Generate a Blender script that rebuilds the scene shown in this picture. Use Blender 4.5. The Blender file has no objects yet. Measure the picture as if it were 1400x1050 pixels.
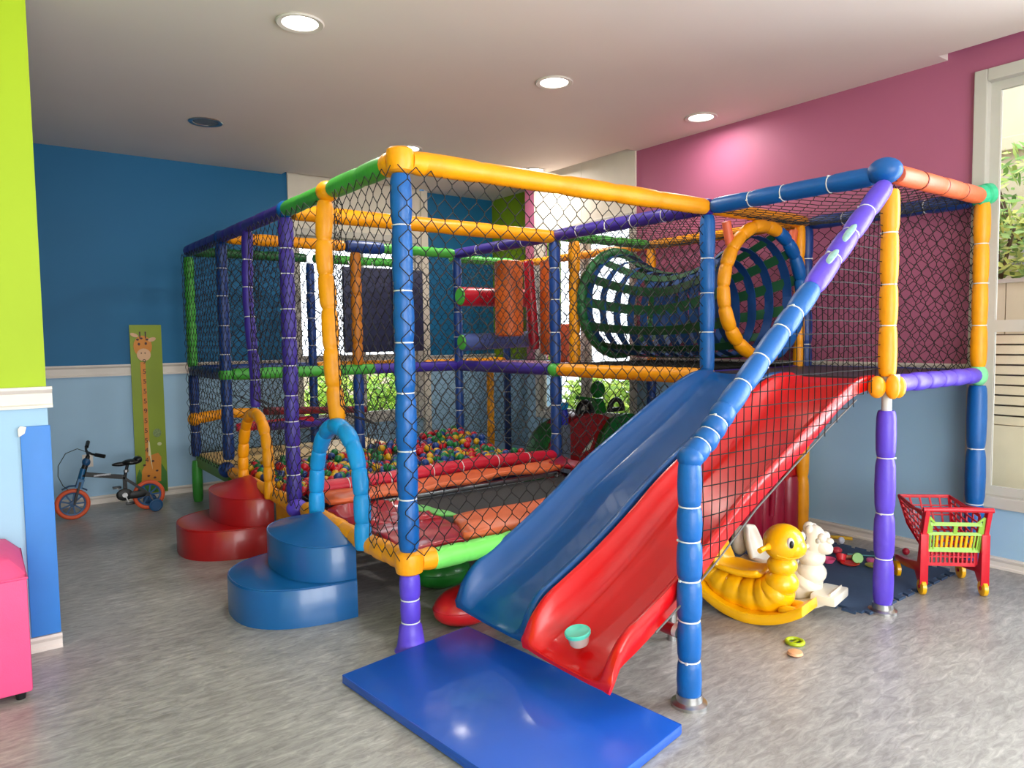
import bpy, bmesh, math, random
from math import sin, cos, pi, radians, sqrt, atan2
from mathutils import Vector, Matrix, noise
S = bpy.context.scene
COL = S.collection
random.seed(7)
# ---------------------------------------------------------------- camera
H = 1.4
yaw, pit, rol = radians(37.18), radians(3.62), radians(0.72)
F = Vector((sin(yaw), cos(yaw), 0)); RT = Vector((cos(yaw), -sin(yaw), 0)); U = Vector((0, 0, 1))
F2 = F*cos(pit)-U*sin(pit); D = -(U*cos(pit)+F*sin(pit))
R2 = RT*cos(rol)+D*sin(rol); D2 = -RT*sin(rol)+D*cos(rol)
cd = bpy.data.cameras.new('camera'); cam = bpy.data.objects.new('camera', cd); COL.objects.link(cam)
m3 = Matrix((R2, -D2, -F2)).transposed()
cam.matrix_world = Matrix.Translation((0, 0, H)) @ m3.to_4x4()
cd.sensor_width = 36; cd.lens = 989/1400*36; cd.shift_x = -15/1400; cd.shift_y = -1.6/1400
cd.clip_start = .05
S.camera = cam
# ---------------------------------------------------------------- world, lights, exposure
W = bpy.data.worlds.new('sky'); S.world = W; W.use_nodes = True
bg = W.node_tree.nodes['Background']; bg.inputs[0].default_value = (0.86, 0.93, 1, 1); bg.inputs[1].default_value = 3.2
S.view_settings.view_transform = 'Standard'; S.view_settings.look = 'None'
S.view_settings.gamma = 1; S.view_settings.use_curve_mapping = False; S.view_settings.exposure = 0.18

def area(name, loc, rot, sx, sy, power, col):
    l = bpy.data.lights.new(name, 'AREA'); l.shape = 'RECTANGLE'; l.size = sx; l.size_y = sy; l.energy = power; l.color = col
    o = bpy.data.objects.new(name, l); o.location = loc; o.rotation_euler = rot; COL.objects.link(o); return o
# daylight entering by the big side window (beside the camera); rear area is ambient fill added behind the camera
area('side_window_daylight', (4.98, -0.7, 1.66), (0, radians(90), 0), 2.5, 3.6, 350, (0.84, 0.94, 1))
area('rear_fill', (0.6, -3.35, 1.35), (radians(90), 0, 0), 4.4, 2.3, 265, (1, 0.98, 0.95))

# ---------------------------------------------------------------- materials
def lin(c):
    return tuple(((v/255)/12.92 if v/255 <= .04045 else ((v/255+.055)/1.055)**2.4) for v in c)
MATS = {}
def mat(name, rgb, rough=.5, metal=0., var=.06, nscale=6., bump=.0, bscale=60., coat=0., trans=0., emis=None, spec=.5, sss=0):
    if name in MATS: return MATS[name]
    m = bpy.data.materials.new(name); m.use_nodes = True; nt = m.node_tree; N = nt.nodes; L = nt.links
    b = N['Principled BSDF']; c = lin(rgb)
    b.inputs['Roughness'].default_value = rough; b.inputs['Metallic'].default_value = metal
    b.inputs['Specular IOR Level'].default_value = spec
    if coat: b.inputs['Coat Weight'].default_value = coat; b.inputs['Coat Roughness'].default_value = .12
    if trans: b.inputs['Transmission Weight'].default_value = trans
    tc = N.new('ShaderNodeTexCoord')
    nz = N.new('ShaderNodeTexNoise'); nz.inputs['Scale'].default_value = nscale; nz.inputs['Detail'].default_value = 4
    L.new(tc.outputs['Object'], nz.inputs['Vector'])
    r = N.new('ShaderNodeValToRGB')
    r.color_ramp.elements[0].position = .3; r.color_ramp.elements[1].position = .7
    r.color_ramp.elements[0].color = tuple(v*(1-var) for v in c)+(1,)
    r.color_ramp.elements[1].color = tuple(min(1, v*(1+var)) for v in c)+(1,)
    L.new(nz.outputs['Fac'], r.inputs['Fac']); L.new(r.outputs['Color'], b.inputs['Base Color'])
    if bump:
        n2 = N.new('ShaderNodeTexNoise'); n2.inputs['Scale'].default_value = bscale; n2.inputs['Detail'].default_value = 3
        L.new(tc.outputs['Object'], n2.inputs['Vector'])
        bp = N.new('ShaderNodeBump'); bp.inputs['Strength'].default_value = bump; bp.inputs['Distance'].default_value = .004
        L.new(n2.outputs['Fac'], bp.inputs['Height']); L.new(bp.outputs['Normal'], b.inputs['Normal'])
    if emis:
        b.inputs['Emission Color'].default_value = emis[0]+(1,); b.inputs['Emission Strength'].default_value = emis[1]
    MATS[name] = m; return m
def foam(name, rgb): return mat('foam_'+name, rgb, rough=.42, var=.10, nscale=9, bump=.35, bscale=45)
YEL = foam('yellow', (248, 159, 0)); BLU = foam('blue', (0, 90, 166)); NAV = foam('navy', (18, 58, 128)); VIO = foam('violet', (92, 66, 205))
PUR = foam('purple', (62, 44, 150)); GRN = foam('green', (70, 168, 62)); LGN = foam('light_green', (120, 222, 96)); COR = foam('coral', (242, 112, 72))
MNT = foam('mint', (60, 205, 150)); SKY = foam('sky_blue', (10, 150, 226)); CRI = foam('crimson', (190, 22, 50)); DGN = foam('dark_green', (24, 96, 48))
ORG = foam('orange', (222, 98, 30))
TIE = mat('white_nylon', (225, 225, 225), .4)
CORD = mat('black_cord', (14, 14, 16), .7)
REDS = mat('glossy_red_plastic', (212, 10, 14), .30, var=.05, coat=.18)
BLUS = mat('glossy_blue_plastic', (0, 78, 146), .32, var=.05, coat=.15)
REDV = mat('red_vinyl', (170, 20, 24), .36, var=.06, bump=.1, bscale=20, coat=.25)
BLUV = mat('blue_vinyl', (8, 88, 152), .34, var=.06, bump=.1, bscale=20, coat=.3)
MATB = mat('royal_blue_vinyl', (0, 78, 182), .42, var=.07, nscale=3, bump=.15, bscale=12, coat=.22)
WHT = mat('white_paint', (222, 214, 206), .5, var=.03)
CREAM = mat('cream_paint', (226, 218, 204), .6, var=.03)
ALU = mat('painted_aluminium', (196, 192, 184), .42, var=.03)
MET = mat('brushed_steel', (190, 190, 190), .3, 1.0, var=.05, nscale=30)
BLK = mat('black_plastic', (16, 17, 20), .4)
ORP = mat('orange_pad_vinyl', (216, 104, 58), .36, var=.1, nscale=5, bump=.4, bscale=9)
CRP = mat('crimson_pad_vinyl', (168, 20, 42), .33, var=.12, nscale=5, bump=.5, bscale=9, coat=.3)
GRP = mat('green_pad_vinyl', (110, 196, 100), .4)
BMESH = mat('black_bounce_fabric', (40, 42, 46), .75, bump=.2, bscale=200)
YPL = mat('yellow_plastic', (250, 186, 6), .3, var=.04, coat=.3)
WPL = mat('cream_white_plastic', (236, 230, 216), .33, var=.03, coat=.25)
RPL = mat('red_plastic', (208, 14, 40), .34, var=.04, coat=.15)
def wallmat(name, up, low, z):
    m = bpy.data.materials.new(name); m.use_nodes = True; N = m.node_tree.nodes; L = m.node_tree.links
    b = N['Principled BSDF']; b.inputs['Roughness'].default_value = .55; b.inputs['Specular IOR Level'].default_value = .35
    g = N.new('ShaderNodeNewGeometry'); s = N.new('ShaderNodeSeparateXYZ'); L.new(g.outputs['Position'], s.inputs[0])
    c = N.new('ShaderNodeMath'); c.operation = 'GREATER_THAN'; c.inputs[1].default_value = z; L.new(s.outputs['Z'], c.inputs[0])
    mx = N.new('ShaderNodeMix'); mx.data_type = 'RGBA'; L.new(c.outputs[0], mx.inputs[0])
    mx.inputs[6].default_value = lin(low)+(1,); mx.inputs[7].default_value = lin(up)+(1,)
    nz = N.new('ShaderNodeTexNoise'); nz.inputs['Scale'].default_value = 2.2; nz.inputs['Detail'].default_value = 5; L.new(g.outputs['Position'], nz.inputs['Vector'])
    hs = N.new('ShaderNodeHueSaturation'); mr = N.new('ShaderNodeMapRange'); mr.inputs['To Min'].default_value = .94; mr.inputs['To Max'].default_value = 1.06
    L.new(nz.outputs['Fac'], mr.inputs['Value']); L.new(mr.outputs[0], hs.inputs['Value']); L.new(mx.outputs[2], hs.inputs['Color']); L.new(hs.outputs[0], b.inputs['Base Color'])
    n2 = N.new('ShaderNodeTexNoise'); n2.inputs['Scale'].default_value = 160; L.new(g.outputs['Position'], n2.inputs['Vector'])
    bp = N.new('ShaderNodeBump'); bp.inputs['Strength'].default_value = .08; bp.inputs['Distance'].default_value = .003; L.new(n2.outputs['Fac'], bp.inputs['Height']); L.new(bp.outputs[0], b.inputs['Normal'])
    return m
LB = (158, 194, 222)
WBLUE = wallmat('blue_wall_paint', (18, 104, 152), LB, 1.15)
WPINK = wallmat('pink_wall_paint', (176, 98, 130), LB, 1.15)
WGREEN = wallmat('green_wall_paint', (128, 164, 10), LB, 1.15)
WLIME = wallmat('lime_wall_paint', (160, 186, 14), (158, 194, 220), 1.15)
def floormat():
    m = bpy.data.materials.new('grey_streaked_vinyl'); m.use_nodes = True; N = m.node_tree.nodes; L = m.node_tree.links
    b = N['Principled BSDF']; b.inputs['Roughness'].default_value = .34
    g = N.new('ShaderNodeNewGeometry'); mp = N.new('ShaderNodeMapping'); L.new(g.outputs['Position'], mp.inputs['Vector'])
    mp.inputs['Rotation'].default_value = (0, 0, 0); mp.inputs['Scale'].default_value = (4.5, 15, 1)
    n1 = N.new('ShaderNodeTexNoise'); n1.inputs['Scale'].default_value = 2.4; n1.inputs['Detail'].default_value = 9; n1.inputs['Roughness'].default_value = .72; n1.inputs['Distortion'].default_value = .8
    L.new(mp.outputs[0], n1.inputs['Vector'])
    n2 = N.new('ShaderNodeTexNoise'); n2.inputs['Scale'].default_value = 1.3; n2.inputs['Detail'].default_value = 4; L.new(g.outputs['Position'], n2.inputs['Vector'])
    ad = N.new('ShaderNodeMath'); ad.operation = 'MULTIPLY_ADD'; L.new(n1.outputs['Fac'], ad.inputs[0]); ad.inputs[1].default_value = .75
    mu = N.new('ShaderNodeMath'); mu.operation = 'MULTIPLY'; mu.inputs[1].default_value = .25; L.new(n2.outputs['Fac'], mu.inputs[0]); L.new(mu.outputs[0], ad.inputs[2])
    r = N.new('ShaderNodeValToRGB'); e = r.color_ramp.elements
    e[0].position = .30; e[0].color = lin((112, 108, 106))+(1,); e[1].position = .72; e[1].color = lin((200, 197, 193))+(1,)
    x = e.new(.47); x.color = lin((146, 143, 141))+(1,); x = e.new(.56); x.color = lin((164, 161, 158))+(1,)
    L.new(ad.outputs[0], r.inputs[0]); L.new(r.outputs[0], b.inputs['Base Color'])
    bp = N.new('ShaderNodeBump'); bp.inputs['Strength'].default_value = .12; bp.inputs['Distance'].default_value = .003; L.new(n1.outputs['Fac'], bp.inputs['Height']); L.new(bp.outputs[0], b.inputs['Normal'])
    return m
def glassmat():
    m = bpy.data.materials.new('window_glass'); m.use_nodes = True; N = m.node_tree.nodes; L = m.node_tree.links
    N.remove(N['Principled BSDF']); t = N.new('ShaderNodeBsdfTransparent'); g = N.new('ShaderNodeBsdfGlossy'); g.inputs['Roughness'].default_value = .03
    f = N.new('ShaderNodeFresnel'); f.inputs['IOR'].default_value = 1.2; x = N.new('ShaderNodeMixShader')
    L.new(f.outputs[0], x.inputs[0]); L.new(t.outputs[0], x.inputs[1]); L.new(g.outputs[0], x.inputs[2]); L.new(x.outputs[0], N['Material Output'].inputs[0]); return m
GLASS = glassmat()

# ---------------------------------------------------------------- mesh helpers
class MB:
    def __init__(s): s.v = []; s.f = []
    def add(s, vs, fs):
        n = len(s.v); s.v += [tuple(p) for p in vs]; s.f += [tuple(i+n for i in f) for f in fs]; return s
    def box(s, a, b):
        x0, y0, z0 = a; x1, y1, z1 = b
        return s.add([(x0,y0,z0),(x1,y0,z0),(x1,y1,z0),(x0,y1,z0),(x0,y0,z1),(x1,y0,z1),(x1,y1,z1),(x0,y1,z1)],
                     [(0,3,2,1),(4,5,6,7),(0,1,5,4),(1,2,6,5),(2,3,7,6),(3,0,4,7)])
    def tube(s, pts, r, n=8, caps=True, flat=1.0, closed=False):
        pts = [Vector(p) for p in pts]; k = len(pts); rs = r if isinstance(r, (list, tuple)) else [r]*k
        nrm = None; rings = []
        for i, p in enumerate(pts):
            if closed: t = pts[(i+1) % k]-pts[i-1]
            else: t = pts[min(i+1, k-1)]-pts[max(i-1, 0)]
            if t.length < 1e-9: t = Vector((0, 0, 1))
            t.normalize()
            if nrm is None:
                nrm = t.cross(Vector((0, 0, 1)) if abs(t.z) < .9 else Vector((1, 0, 0))).normalized()
            else:
                nrm = (nrm-t*nrm.dot(t)); nrm = nrm.normalized() if nrm.length > 1e-6 else t.orthogonal().normalized()
            bn = t.cross(nrm)
            rings.append([p+nrm*(cos(2*pi*j/n)*rs[i])+bn*(sin(2*pi*j/n)*rs[i]*flat) for j in range(n)])
        vs = [q for rg in rings for q in rg]; fs = []
        for i in range(k if closed else k-1):
            a = i*n; b = ((i+1) % k)*n
            for j in range(n): fs.append((a+j, a+(j+1) % n, b+(j+1) % n, b+j))
        if caps and not closed: fs.append(tuple(reversed(range(n)))); fs.append(tuple((k-1)*n+j for j in range(n)))
        return s.add(vs, fs)
    def bar(s, a, b, w, h=None, up=(0, 0, 1)):
        a = Vector(a); b = Vector(b); h = h or w; t = (b-a).normalized(); up = Vector(up)
        sd = t.cross(up)
        if sd.length < 1e-4: sd = t.cross(Vector((1, 0, 0)))
        sd.normalize(); u2 = sd.cross(t).normalized()
        vs = [p+sd*(i*w/2)+u2*(j*h/2) for p in (a, b) for i, j in ((-1,-1),(1,-1),(1,1),(-1,1))]
        return s.add(vs, [(3,2,1,0),(4,5,6,7),(0,1,5,4),(1,2,6,5),(2,3,7,6),(3,0,4,7)])
    def lathe(s, prof, c=(0,0,0), n=20, ax=None, a0=0, a1=2*pi):
        c = Vector(c); full = abs(a1-a0-2*pi) < 1e-6; m = n if full else n+1; M = Matrix.Identity(3)
        if ax is not None: M = Vector((0, 0, 1)).rotation_difference(Vector(ax)).to_matrix()
        vs = []
        for r, z in prof:
            for j in range(m):
                a = a0+(a1-a0)*j/n; vs.append(c+M@Vector((r*cos(a), r*sin(a), z)))
        fs = []
        for i in range(len(prof)-1):
            for j in range(n):
                fs.append((i*m+j, i*m+(j+1) % m, (i+1)*m+(j+1) % m, (i+1)*m+j))
        return s.add(vs, fs)
    def ell(s, c, r, n=16, k=10, rot=None):
        if not isinstance(r, (list, tuple)): r = (r, r, r)
        c = Vector(c); vs = []; fs = []
        for i in range(1, k):
            th = pi*i/k
            for j in range(n):
                p = Vector((r[0]*sin(th)*cos(2*pi*j/n), r[1]*sin(th)*sin(2*pi*j/n), r[2]*cos(th)))
                if rot: p = rot@p
                vs.append(c+p)
        t = Vector((0, 0, r[2])); 
        if rot: t = rot@t
        vs += [c+t, c-t]; T = len(vs)-2
        for i in range(k-2):
            for j in range(n): fs.append((i*n+j, (i+1)*n+j, (i+1)*n+(j+1) % n, i*n+(j+1) % n))
        for j in range(n):
            fs.append((T, j, (j+1) % n)); fs.append((T+1, (k-2)*n+(j+1) % n, (k-2)*n+j))
        return s.add(vs, fs)
    def prism(s, poly, a, b, axes):
        """extrude 2-D polygon: axes maps (u,v,w)->xyz"""
        n = len(poly); vs = [axes(u, v, a) for u, v in poly]+[axes(u, v, b) for u, v in poly]
        return s.add(vs, [tuple(reversed(range(n))), tuple(range(n, 2*n))]+[(i, (i+1) % n, n+(i+1) % n, n+i) for i in range(n)])
def link(o): COL.objects.link(o); return o
def obj(name, mb, m, parent=None, smooth=True, bevel=0, world=True, ang=40, **props):
    me = bpy.data.meshes.new(name)
    c = Vector((0, 0, 0))
    if mb.v:
        xs = list(zip(*mb.v)); c = Vector(((min(xs[0])+max(xs[0]))/2, (min(xs[1])+max(xs[1]))/2, min(xs[2])))
    me.from_pydata([Vector(v)-c for v in mb.v], [], mb.f)
    bm = bmesh.new(); bm.from_mesh(me)
    bmesh.ops.recalc_face_normals(bm, faces=bm.faces)
    if bevel: bmesh.ops.bevel(bm, geom=[e for e in bm.edges if len(e.link_faces) == 2 and e.calc_face_angle(0) > .6], offset=bevel, segments=2, affect='EDGES', profile=.6)
    bm.to_mesh(me); bm.free()
    me.materials.append(m)
    if smooth:
        me.polygons.foreach_set('use_smooth', [True]*len(me.polygons)); me.set_sharp_from_angle(angle=radians(ang))
    o = link(bpy.data.objects.new(name, me)); o.location = c
    if parent is not None:
        o.parent = parent
        if world: o.location = c-wloc(parent)
    for k, v in props.items(): o[k] = v
    return o
def wloc(o):
    v = Vector(o.location)
    while o.parent: o = o.parent; v += Vector(o.location)
    return v
def thing(name, label, cat, loc=(0,0,0), rz=0, group=None):
    o = link(bpy.data.objects.new(name, None)); o.location = loc; o.rotation_euler = (0, 0, rz); o['label'] = label; o['category'] = cat; o.empty_display_size = .1
    if group: o['group'] = group
    return o
def tag(o, label, cat, group=None, kind=None):
    o['label'] = label; o['category'] = cat
    if group: o['group'] = group
    if kind: o['kind'] = kind
    return o
def struct(name, mb, m, **k):
    return obj(name, mb, m, smooth=False, kind='structure', **k)
def B(*bs):
    m = MB()
    for a, b in bs: m.box(a, b)
    return m

# ---------------------------------------------------------------- room shell
CZ = 3.03; XW = 4.76; YB = 7.19
struct('floor', B(((-2.4, -3.3, -.1), (5.1, 7.3, 0))), floormat())
CEIL = mat('ceiling_paint', (232, 221, 214), .7, var=.02, nscale=1)
struct('ceiling', B(((-2.4, -3.3, 3.15), (5.2, 7.4, 3.25)), ((-2.4, -3.3, CZ), (4.64, 7.07, 3.15)),
       ((4.64, 2.0, CZ), (XW, 4.57, 3.15)), ((4.64, 6.02, CZ), (5.02, 7.07, 3.15)), ((-2.4, 7.07, CZ), (2.5, YB, 3.15)), ((4.1, 7.07, CZ), (5.02, YB, 3.15))), CEIL)
struct('wall_back', B(((-2.4, YB, 0), (2.55, YB+.15, 3.2)), ((4.10, YB, 0), (5.17, YB+.15, 3.2)), ((2.55, YB, 0), (4.10, YB+.15, .50)), ((2.55, YB, 3.1), (4.10, YB+.15, 3.2))), WBLUE)
struct('wall_right', B(((XW, 1.84, 0), (XW+.15, 4.57, 3.2)), ((XW, -2.5, 0), (XW+.15, 1.84, .36)), ((XW, -2.5, 2.91), (XW+.15, 1.84, 3.2)),
       ((XW, -3.3, 0), (XW+.15, -2.5, 3.2)), ((XW, 4.57, 0), (XW+.15, 6.02, .55)), ((XW, 4.57, 3.1), (XW+.15, 6.02, 3.2)), ((XW, 6.02, 0), (XW+.15, 6.2, 3.2))), WPINK)
struct('wall_right_recess', B(((5.02, 6.2, 0), (5.17, YB, 3.2)), ((XW+.15, 6.1, 0), (5.17, 6.2, 3.2))), WGREEN)
struct('wall_left', B(((-2.4, -3.3, 0), (-2.25, YB, 3.2))), WLIME)
struct('wall_front', B(((-2.4, -3.3, 0), (-1.8, -3.15, 3.2)), ((3.0, -3.3, 0), (4.9, -3.15, 3.2)), ((-1.8, -3.3, 2.6), (3.0, -3.15, 3.2))), CREAM)
struct('wall_partition', B(((-2.25, 3.90, 0), (.255, 4.12, 3.15))), WLIME)
# rails
def rail(name, a, b, nrm, z0, z1, d=.018):
    a = Vector((a[0], a[1], 0)); b = Vector((b[0], b[1], 0)); n = Vector((nrm[0], nrm[1], 0)); m = MB()
    prof = [(0, z0), (d*1.1, z0), (d*1.1, z0+.012), (d*.7, z0+.018), (d*.7, z1-.03), (d*1.2, z1-.02), (d*1.5, z1-.012), (d*1.5, z1), (0, z1)]
    vs = []
    for p in (a, b):
        for u, z in prof: vs.append(p+n*u+Vector((0, 0, z)))
    k = len(prof); m.add(vs, [tuple(range(k)), tuple(range(2*k-1, k-1, -1))]+[(i, (i+1) % k, k+(i+1) % k, k+i) for i in range(k)])
    return struct(name, m, WHT)
rail('trim_1', (-2.2, YB), (2.55, YB), (0, -1), 1.105, 1.205)
rail('trim_2', (4.10, YB), (5.02, YB), (0, -1), 1.105, 1.205)
rail('trim_3', (XW, 1.84), (XW, 4.57), (-1, 0), 1.105, 1.205)
rail('trim_4', (-2.2, 3.90), (.275, 3.90), (0, -1), 1.11, 1.205, .024)
rail('baseboard_back', (-2.2, YB), (2.55, YB), (0, -1), 0, .07, .012)
rail('baseboard_back_recess', (2.55, YB), (5.02, YB), (0, -1), 0, .07, .012)
rail('baseboard_right', (XW, -3.1), (XW, 6.2), (-1, 0), 0, .072, .012)
rail('baseboard_partition', (-2.2, 3.90), (.265, 3.90), (0, -1), 0, .07, .014)
struct('trim_5', B(((4.03, YB-.05, 0), (4.11, YB+.15, CZ))), CREAM)
# windows ----------------------------------------------------------------
def window(name, ax, a0, a1, z0, z1, pos, depth, mulls, trans, bands=(), outer=.07, inn=.05, sgn=1):
    """ax 'y': wall plane x=pos. frame of members along y/z"""
    root = link(bpy.data.objects.new(name, None)); root['kind'] = 'structure'
    root.location = (pos, a0, z0) if ax == 'y' else (a0, pos, z0)
    def bx(u0, u1, w0, w1, d0, d1):
        return ((pos+d0, u0, w0), (pos+d1, u1, w1)) if ax == 'y' else ((u0, pos+d0, w0), (u1, pos+d1, w1))
    o = outer
    obj('window_frame', B(bx(a0, a0+o, z0, z1, -.03, .06), bx(a1-o, a1, z0, z1, -.03, .06), bx(a0+o, a1-o, z0, z0+o, -.03, .06), bx(a0+o, a1-o, z1-o, z1, -.03, .06)), ALU, root, smooth=False, bevel=.006)
    b0, b1, c0, c1 = a0+o, a1-o, z0+o, z1-o
    edges = [b0]+list(mulls)+[b1]
    for i in range(len(edges)-1):
        u0, u1 = edges[i], edges[i+1]; d = .0 if i % 2 else .03
        bs = [bx(u0, u0+inn, c0, c1, d, d+.03), bx(u1-inn, u1, c0, c1, d, d+.03), bx(u0+inn, u1-inn, c0, c0+inn, d, d+.03), bx(u0+inn, u1-inn, c1-inn, c1, d, d+.03)]
        zs = [c0+inn]
        for t in trans: bs.append(bx(u0+inn, u1-inn, t-.035, t+.035, d, d+.03)); zs += [t-.035, t+.035]
        zs.append(c1-inn)
        sash = obj('sash', B(*bs), ALU, root, smooth=False)
        for k in range(0, len(zs), 2):
            obj('pane', B(bx(u0+inn, u1-inn, zs[k], zs[k+1], d+.012, d+.018)), GLASS, sash, smooth=False)
    for u0, u1, w0, w1 in bands:
        obj('upper_panel', B(bx(u0, u1, w0, w1, -.02, .05)), CREAM, root, smooth=False)
    return root
window('window_1', 'y', -2.5, 1.84, .36, 2.91, XW, 1, (-1.0, .42), (1.43,))
window('window_2', 'y', 4.57, 6.02, .55, 2.5, XW, 1, (5.28,), (), bands=((4.57, 5.28, 2.5, 3.1), (5.285, 6.02, 2.5, 3.1)))
window('window_3', 'x', 2.55, 4.03, .50, 2.52, YB, 1, (3.30,), (1.2,), bands=((2.55, 3.2, 2.52, 3.1), (3.205, 4.03, 2.52, 3.1)))
window('window_4', 'x', -1.8, 3.0, 0.0, 2.6, -3.25, 1, (-.2, 1.4), ())  # assumed unseen opening behind the camera, made for the rear fill

# ---------------------------------------------------------------- ceiling lamps
LENS = mat('lamp_diffuser', (255, 255, 250), .4, emis=((1, .97, .92), 9))
OFFL = mat('unlit_diffuser', (110, 112, 112), .35)
def downlight(x, y, label, on=True, power=13):
    t = thing('recessed_downlight', label, 'ceiling light', (x, y, CZ), group='recessed ceiling downlights')
    obj('trim_ring', MB().lathe([(.088, -.001), (.118, -.001), (.122, -.006), (.116, -.011), (.092, -.008), (.088, -.001)], (x, y, CZ), 28), MET if not on else WHT, t)
    obj('diffuser', MB().lathe([(.0001, -.004), (.06, -.005), (.09, -.003), (.09, -.0005)], (x, y, CZ), 28), LENS if on else OFFL, t)
    if on:
        l = bpy.data.lights.new('downlight_beam', 'AREA'); l.shape = 'DISK'; l.size = .17; l.energy = power; l.color = (1, .95, .87)
        o = link(bpy.data.objects.new('downlight_beam', l)); o.location = (0, 0, -.03); o.parent = t
        if on == 2: l.energy = 7
for x, y, lb, on in ((1.42, 3.73, 'lit round recessed downlight nearest the camera above the blue step', 1), (3.05, 3.65, 'lit round recessed downlight in the middle of the ceiling', 1),
        (4.43, 3.59, 'lit round recessed downlight beside the pink wall', 2), (3.06, 5.62, 'lit round downlight just above the front yellow corner of the play frame', 1),
        (4.46, 5.66, 'lit round downlight at the far end of the ceiling above the yellow rail', 1), (1.46, 5.79, 'unlit grey recessed downlight in front of the blue wall', 0)):
    downlight(x, y, lb, on)

# ---------------------------------------------------------------- foam tubes and nets
def resample(pts, step):
    pts = [Vector(p) for p in pts]; L = [0]
    for a, b in zip(pts, pts[1:]): L.append(L[-1]+(b-a).length)
    n = max(1, round(L[-1]/step)); total = L[-1]
    def at(s):
        s = min(max(s, 0), total)
        for i in range(len(pts)-1):
            if s <= L[i+1] or i == len(pts)-2:
                t = (s-L[i])/max(L[i+1]-L[i], 1e-9); return pts[i].lerp(pts[i+1], t)
    return at, total, n
PR = [(0, .80), (.05, .91), (.16, .985), (.5, 1.03), (.84, .985), (.95, .91)]
def sleeve(name, pts, m, parent, R=.045, seg=.22, ties=True, amp=1.0, ends=(1, 1), label=None, wob=0.0, n=14, flare=None, tieall=None):
    at, total, k = resample(pts, seg); P = []; rs = []; cuts = []
    rnd = random.Random(hash((round(pts[0][0], 2), round(pts[0][2], 2), len(pts), round(total, 2))) & 0xffff)
    bounds = [0]+[(i+rnd.uniform(-.12, .12))/k for i in range(1, k)]+[1]
    for i in range(k):
        s0, s1 = bounds[i]*total, bounds[i+1]*total; bul = rnd.uniform(.97, 1.04)
        for t, f in PR:
            P.append(at(s0+(s1-s0)*t)); rs.append(R*(1-(1-f)*amp)*(bul if .1 < t < .9 else 1))
        if i: cuts.append((at(s0), (at(s0+.01)-at(s0-.01)).normalized()))
    P.append(at(total)); rs.append(R*(1-.2*amp))
    if wob:
        for i, p in enumerate(P):
            q = noise.noise_vector(p*3)*wob; P[i] = p+Vector((q.x, q.y, 0))
    if flare: 
        for i in range(5): rs[i] = R*(flare-(flare-1)*i/5)
    mb = MB().tube(P, rs, n)
    o = obj(name, mb, m, parent, ang=60)
    if label: o['label'] = label
    if ties and cuts:
        tb = MB()
        for i, (c, d) in enumerate(cuts):
            if wob: q = noise.noise_vector(c*3)*wob; c = c+Vector((q.x, q.y, 0))
            r0 = R*(1-.2*amp)+.002
            tb.lathe([(r0, -.003), (r0+.0025, -.002), (r0+.0025, .002), (r0, .003)], c, 14, d)
            a = rnd.uniform(0, 6.28); q = d.orthogonal().normalized(); w = d.cross(q)
            tb.box(*[tuple(c+(q*cos(a)+w*sin(a))*(r0+.003)+Vector((e, e, e))) for e in (-.004, .004)])
        obj('cable_ties', tb, TIE, o, kind='stuff')
    return o
def joint(name, c, m, parent, r=.052, sc=(1, 1, 1), label=None):
    o = obj(name, MB().ell(c, tuple(r*s for s in sc), 16, 10), m, parent)
    if label: o['label'] = label
    return o
def net(name, parent, O, u, v, Wd, Hh, inside=None, cw=.085, ch=.10, r=.0025, jit=.004, diamond=True, sag=.0, off=None):
    O, u, v = Vector(O), Vector(u), Vector(v); nn = u.cross(v).normalized(); mb = MB()
    nu = int(Wd/(cw/2)); nv = int(Hh/(ch/2)); du = Wd/nu; dv = Hh/nv; N = {}
    def node(i, j):
        if (i, j) not in N:
            a, b = i*du, j*dv; p = O+u*a+v*b
            edge = i in (0, nu) or j in (0, nv)
            w = noise.noise_vector(p*7)*(0 if edge else jit)
            s = sag*sin(pi*i/nu)*sin(pi*j/nv)
            if off: p = p+nn*off(a, b)
            N[(i, j)] = p+u*w.x+v*w.y+nn*(w.z*1.5+s+(noise.noise(p*1.7)*.012 if not edge else 0))
        return N[(i, j)]
    def seg(a, b):
        d = (b-a)
        if d.length < 1e-6: return
        d.normalize(); q = d.cross(nn).normalized(); w = d.cross(q)
        off = [q*(cos(x)*r)+w*(sin(x)*r) for x in (0, 2.0944, 4.1888)]
        mb.add([a+o for o in off]+[b+o for o in off], [(0, 1, 4, 3), (1, 2, 5, 4), (2, 0, 3, 5)])
    def ok(i, j, i2, j2):
        if not (0 <= i2 <= nu and 0 <= j2 <= nv): return False
        return inside is None or inside((i+i2)/2*du, (j+j2)/2*dv)
    for i in range(nu+1):
        for j in range(nv+1):
            if diamond:
                if (i+j) % 2: continue
                kn = v*(ch*.07)
                for di, dj in ((1, 1), (-1, 1)):
                    if ok(i, j, i+di, j+dj): seg(node(i, j)+kn, node(i+di, j+dj)-kn)
                if ok(i, j, i, j) and 0 < j < nv: seg(node(i, j)-kn, node(i, j)+kn)
            else:
                for di, dj in ((1, 0), (0, 1)):
                    if ok(i, j, i+di, j+dj): seg(node(i, j), node(i+di, j+dj))
    # border cord
    if inside is None:
        for a, b in (((0, 0), (Wd, 0)), ((Wd, Hh), (0, Hh))):
            mb.tube([O+u*a[0]+v*a[1], O+u*b[0]+v*b[1]], .003, 4, caps=False)
    return obj(name, mb, CORD, parent, smooth=False)

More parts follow.
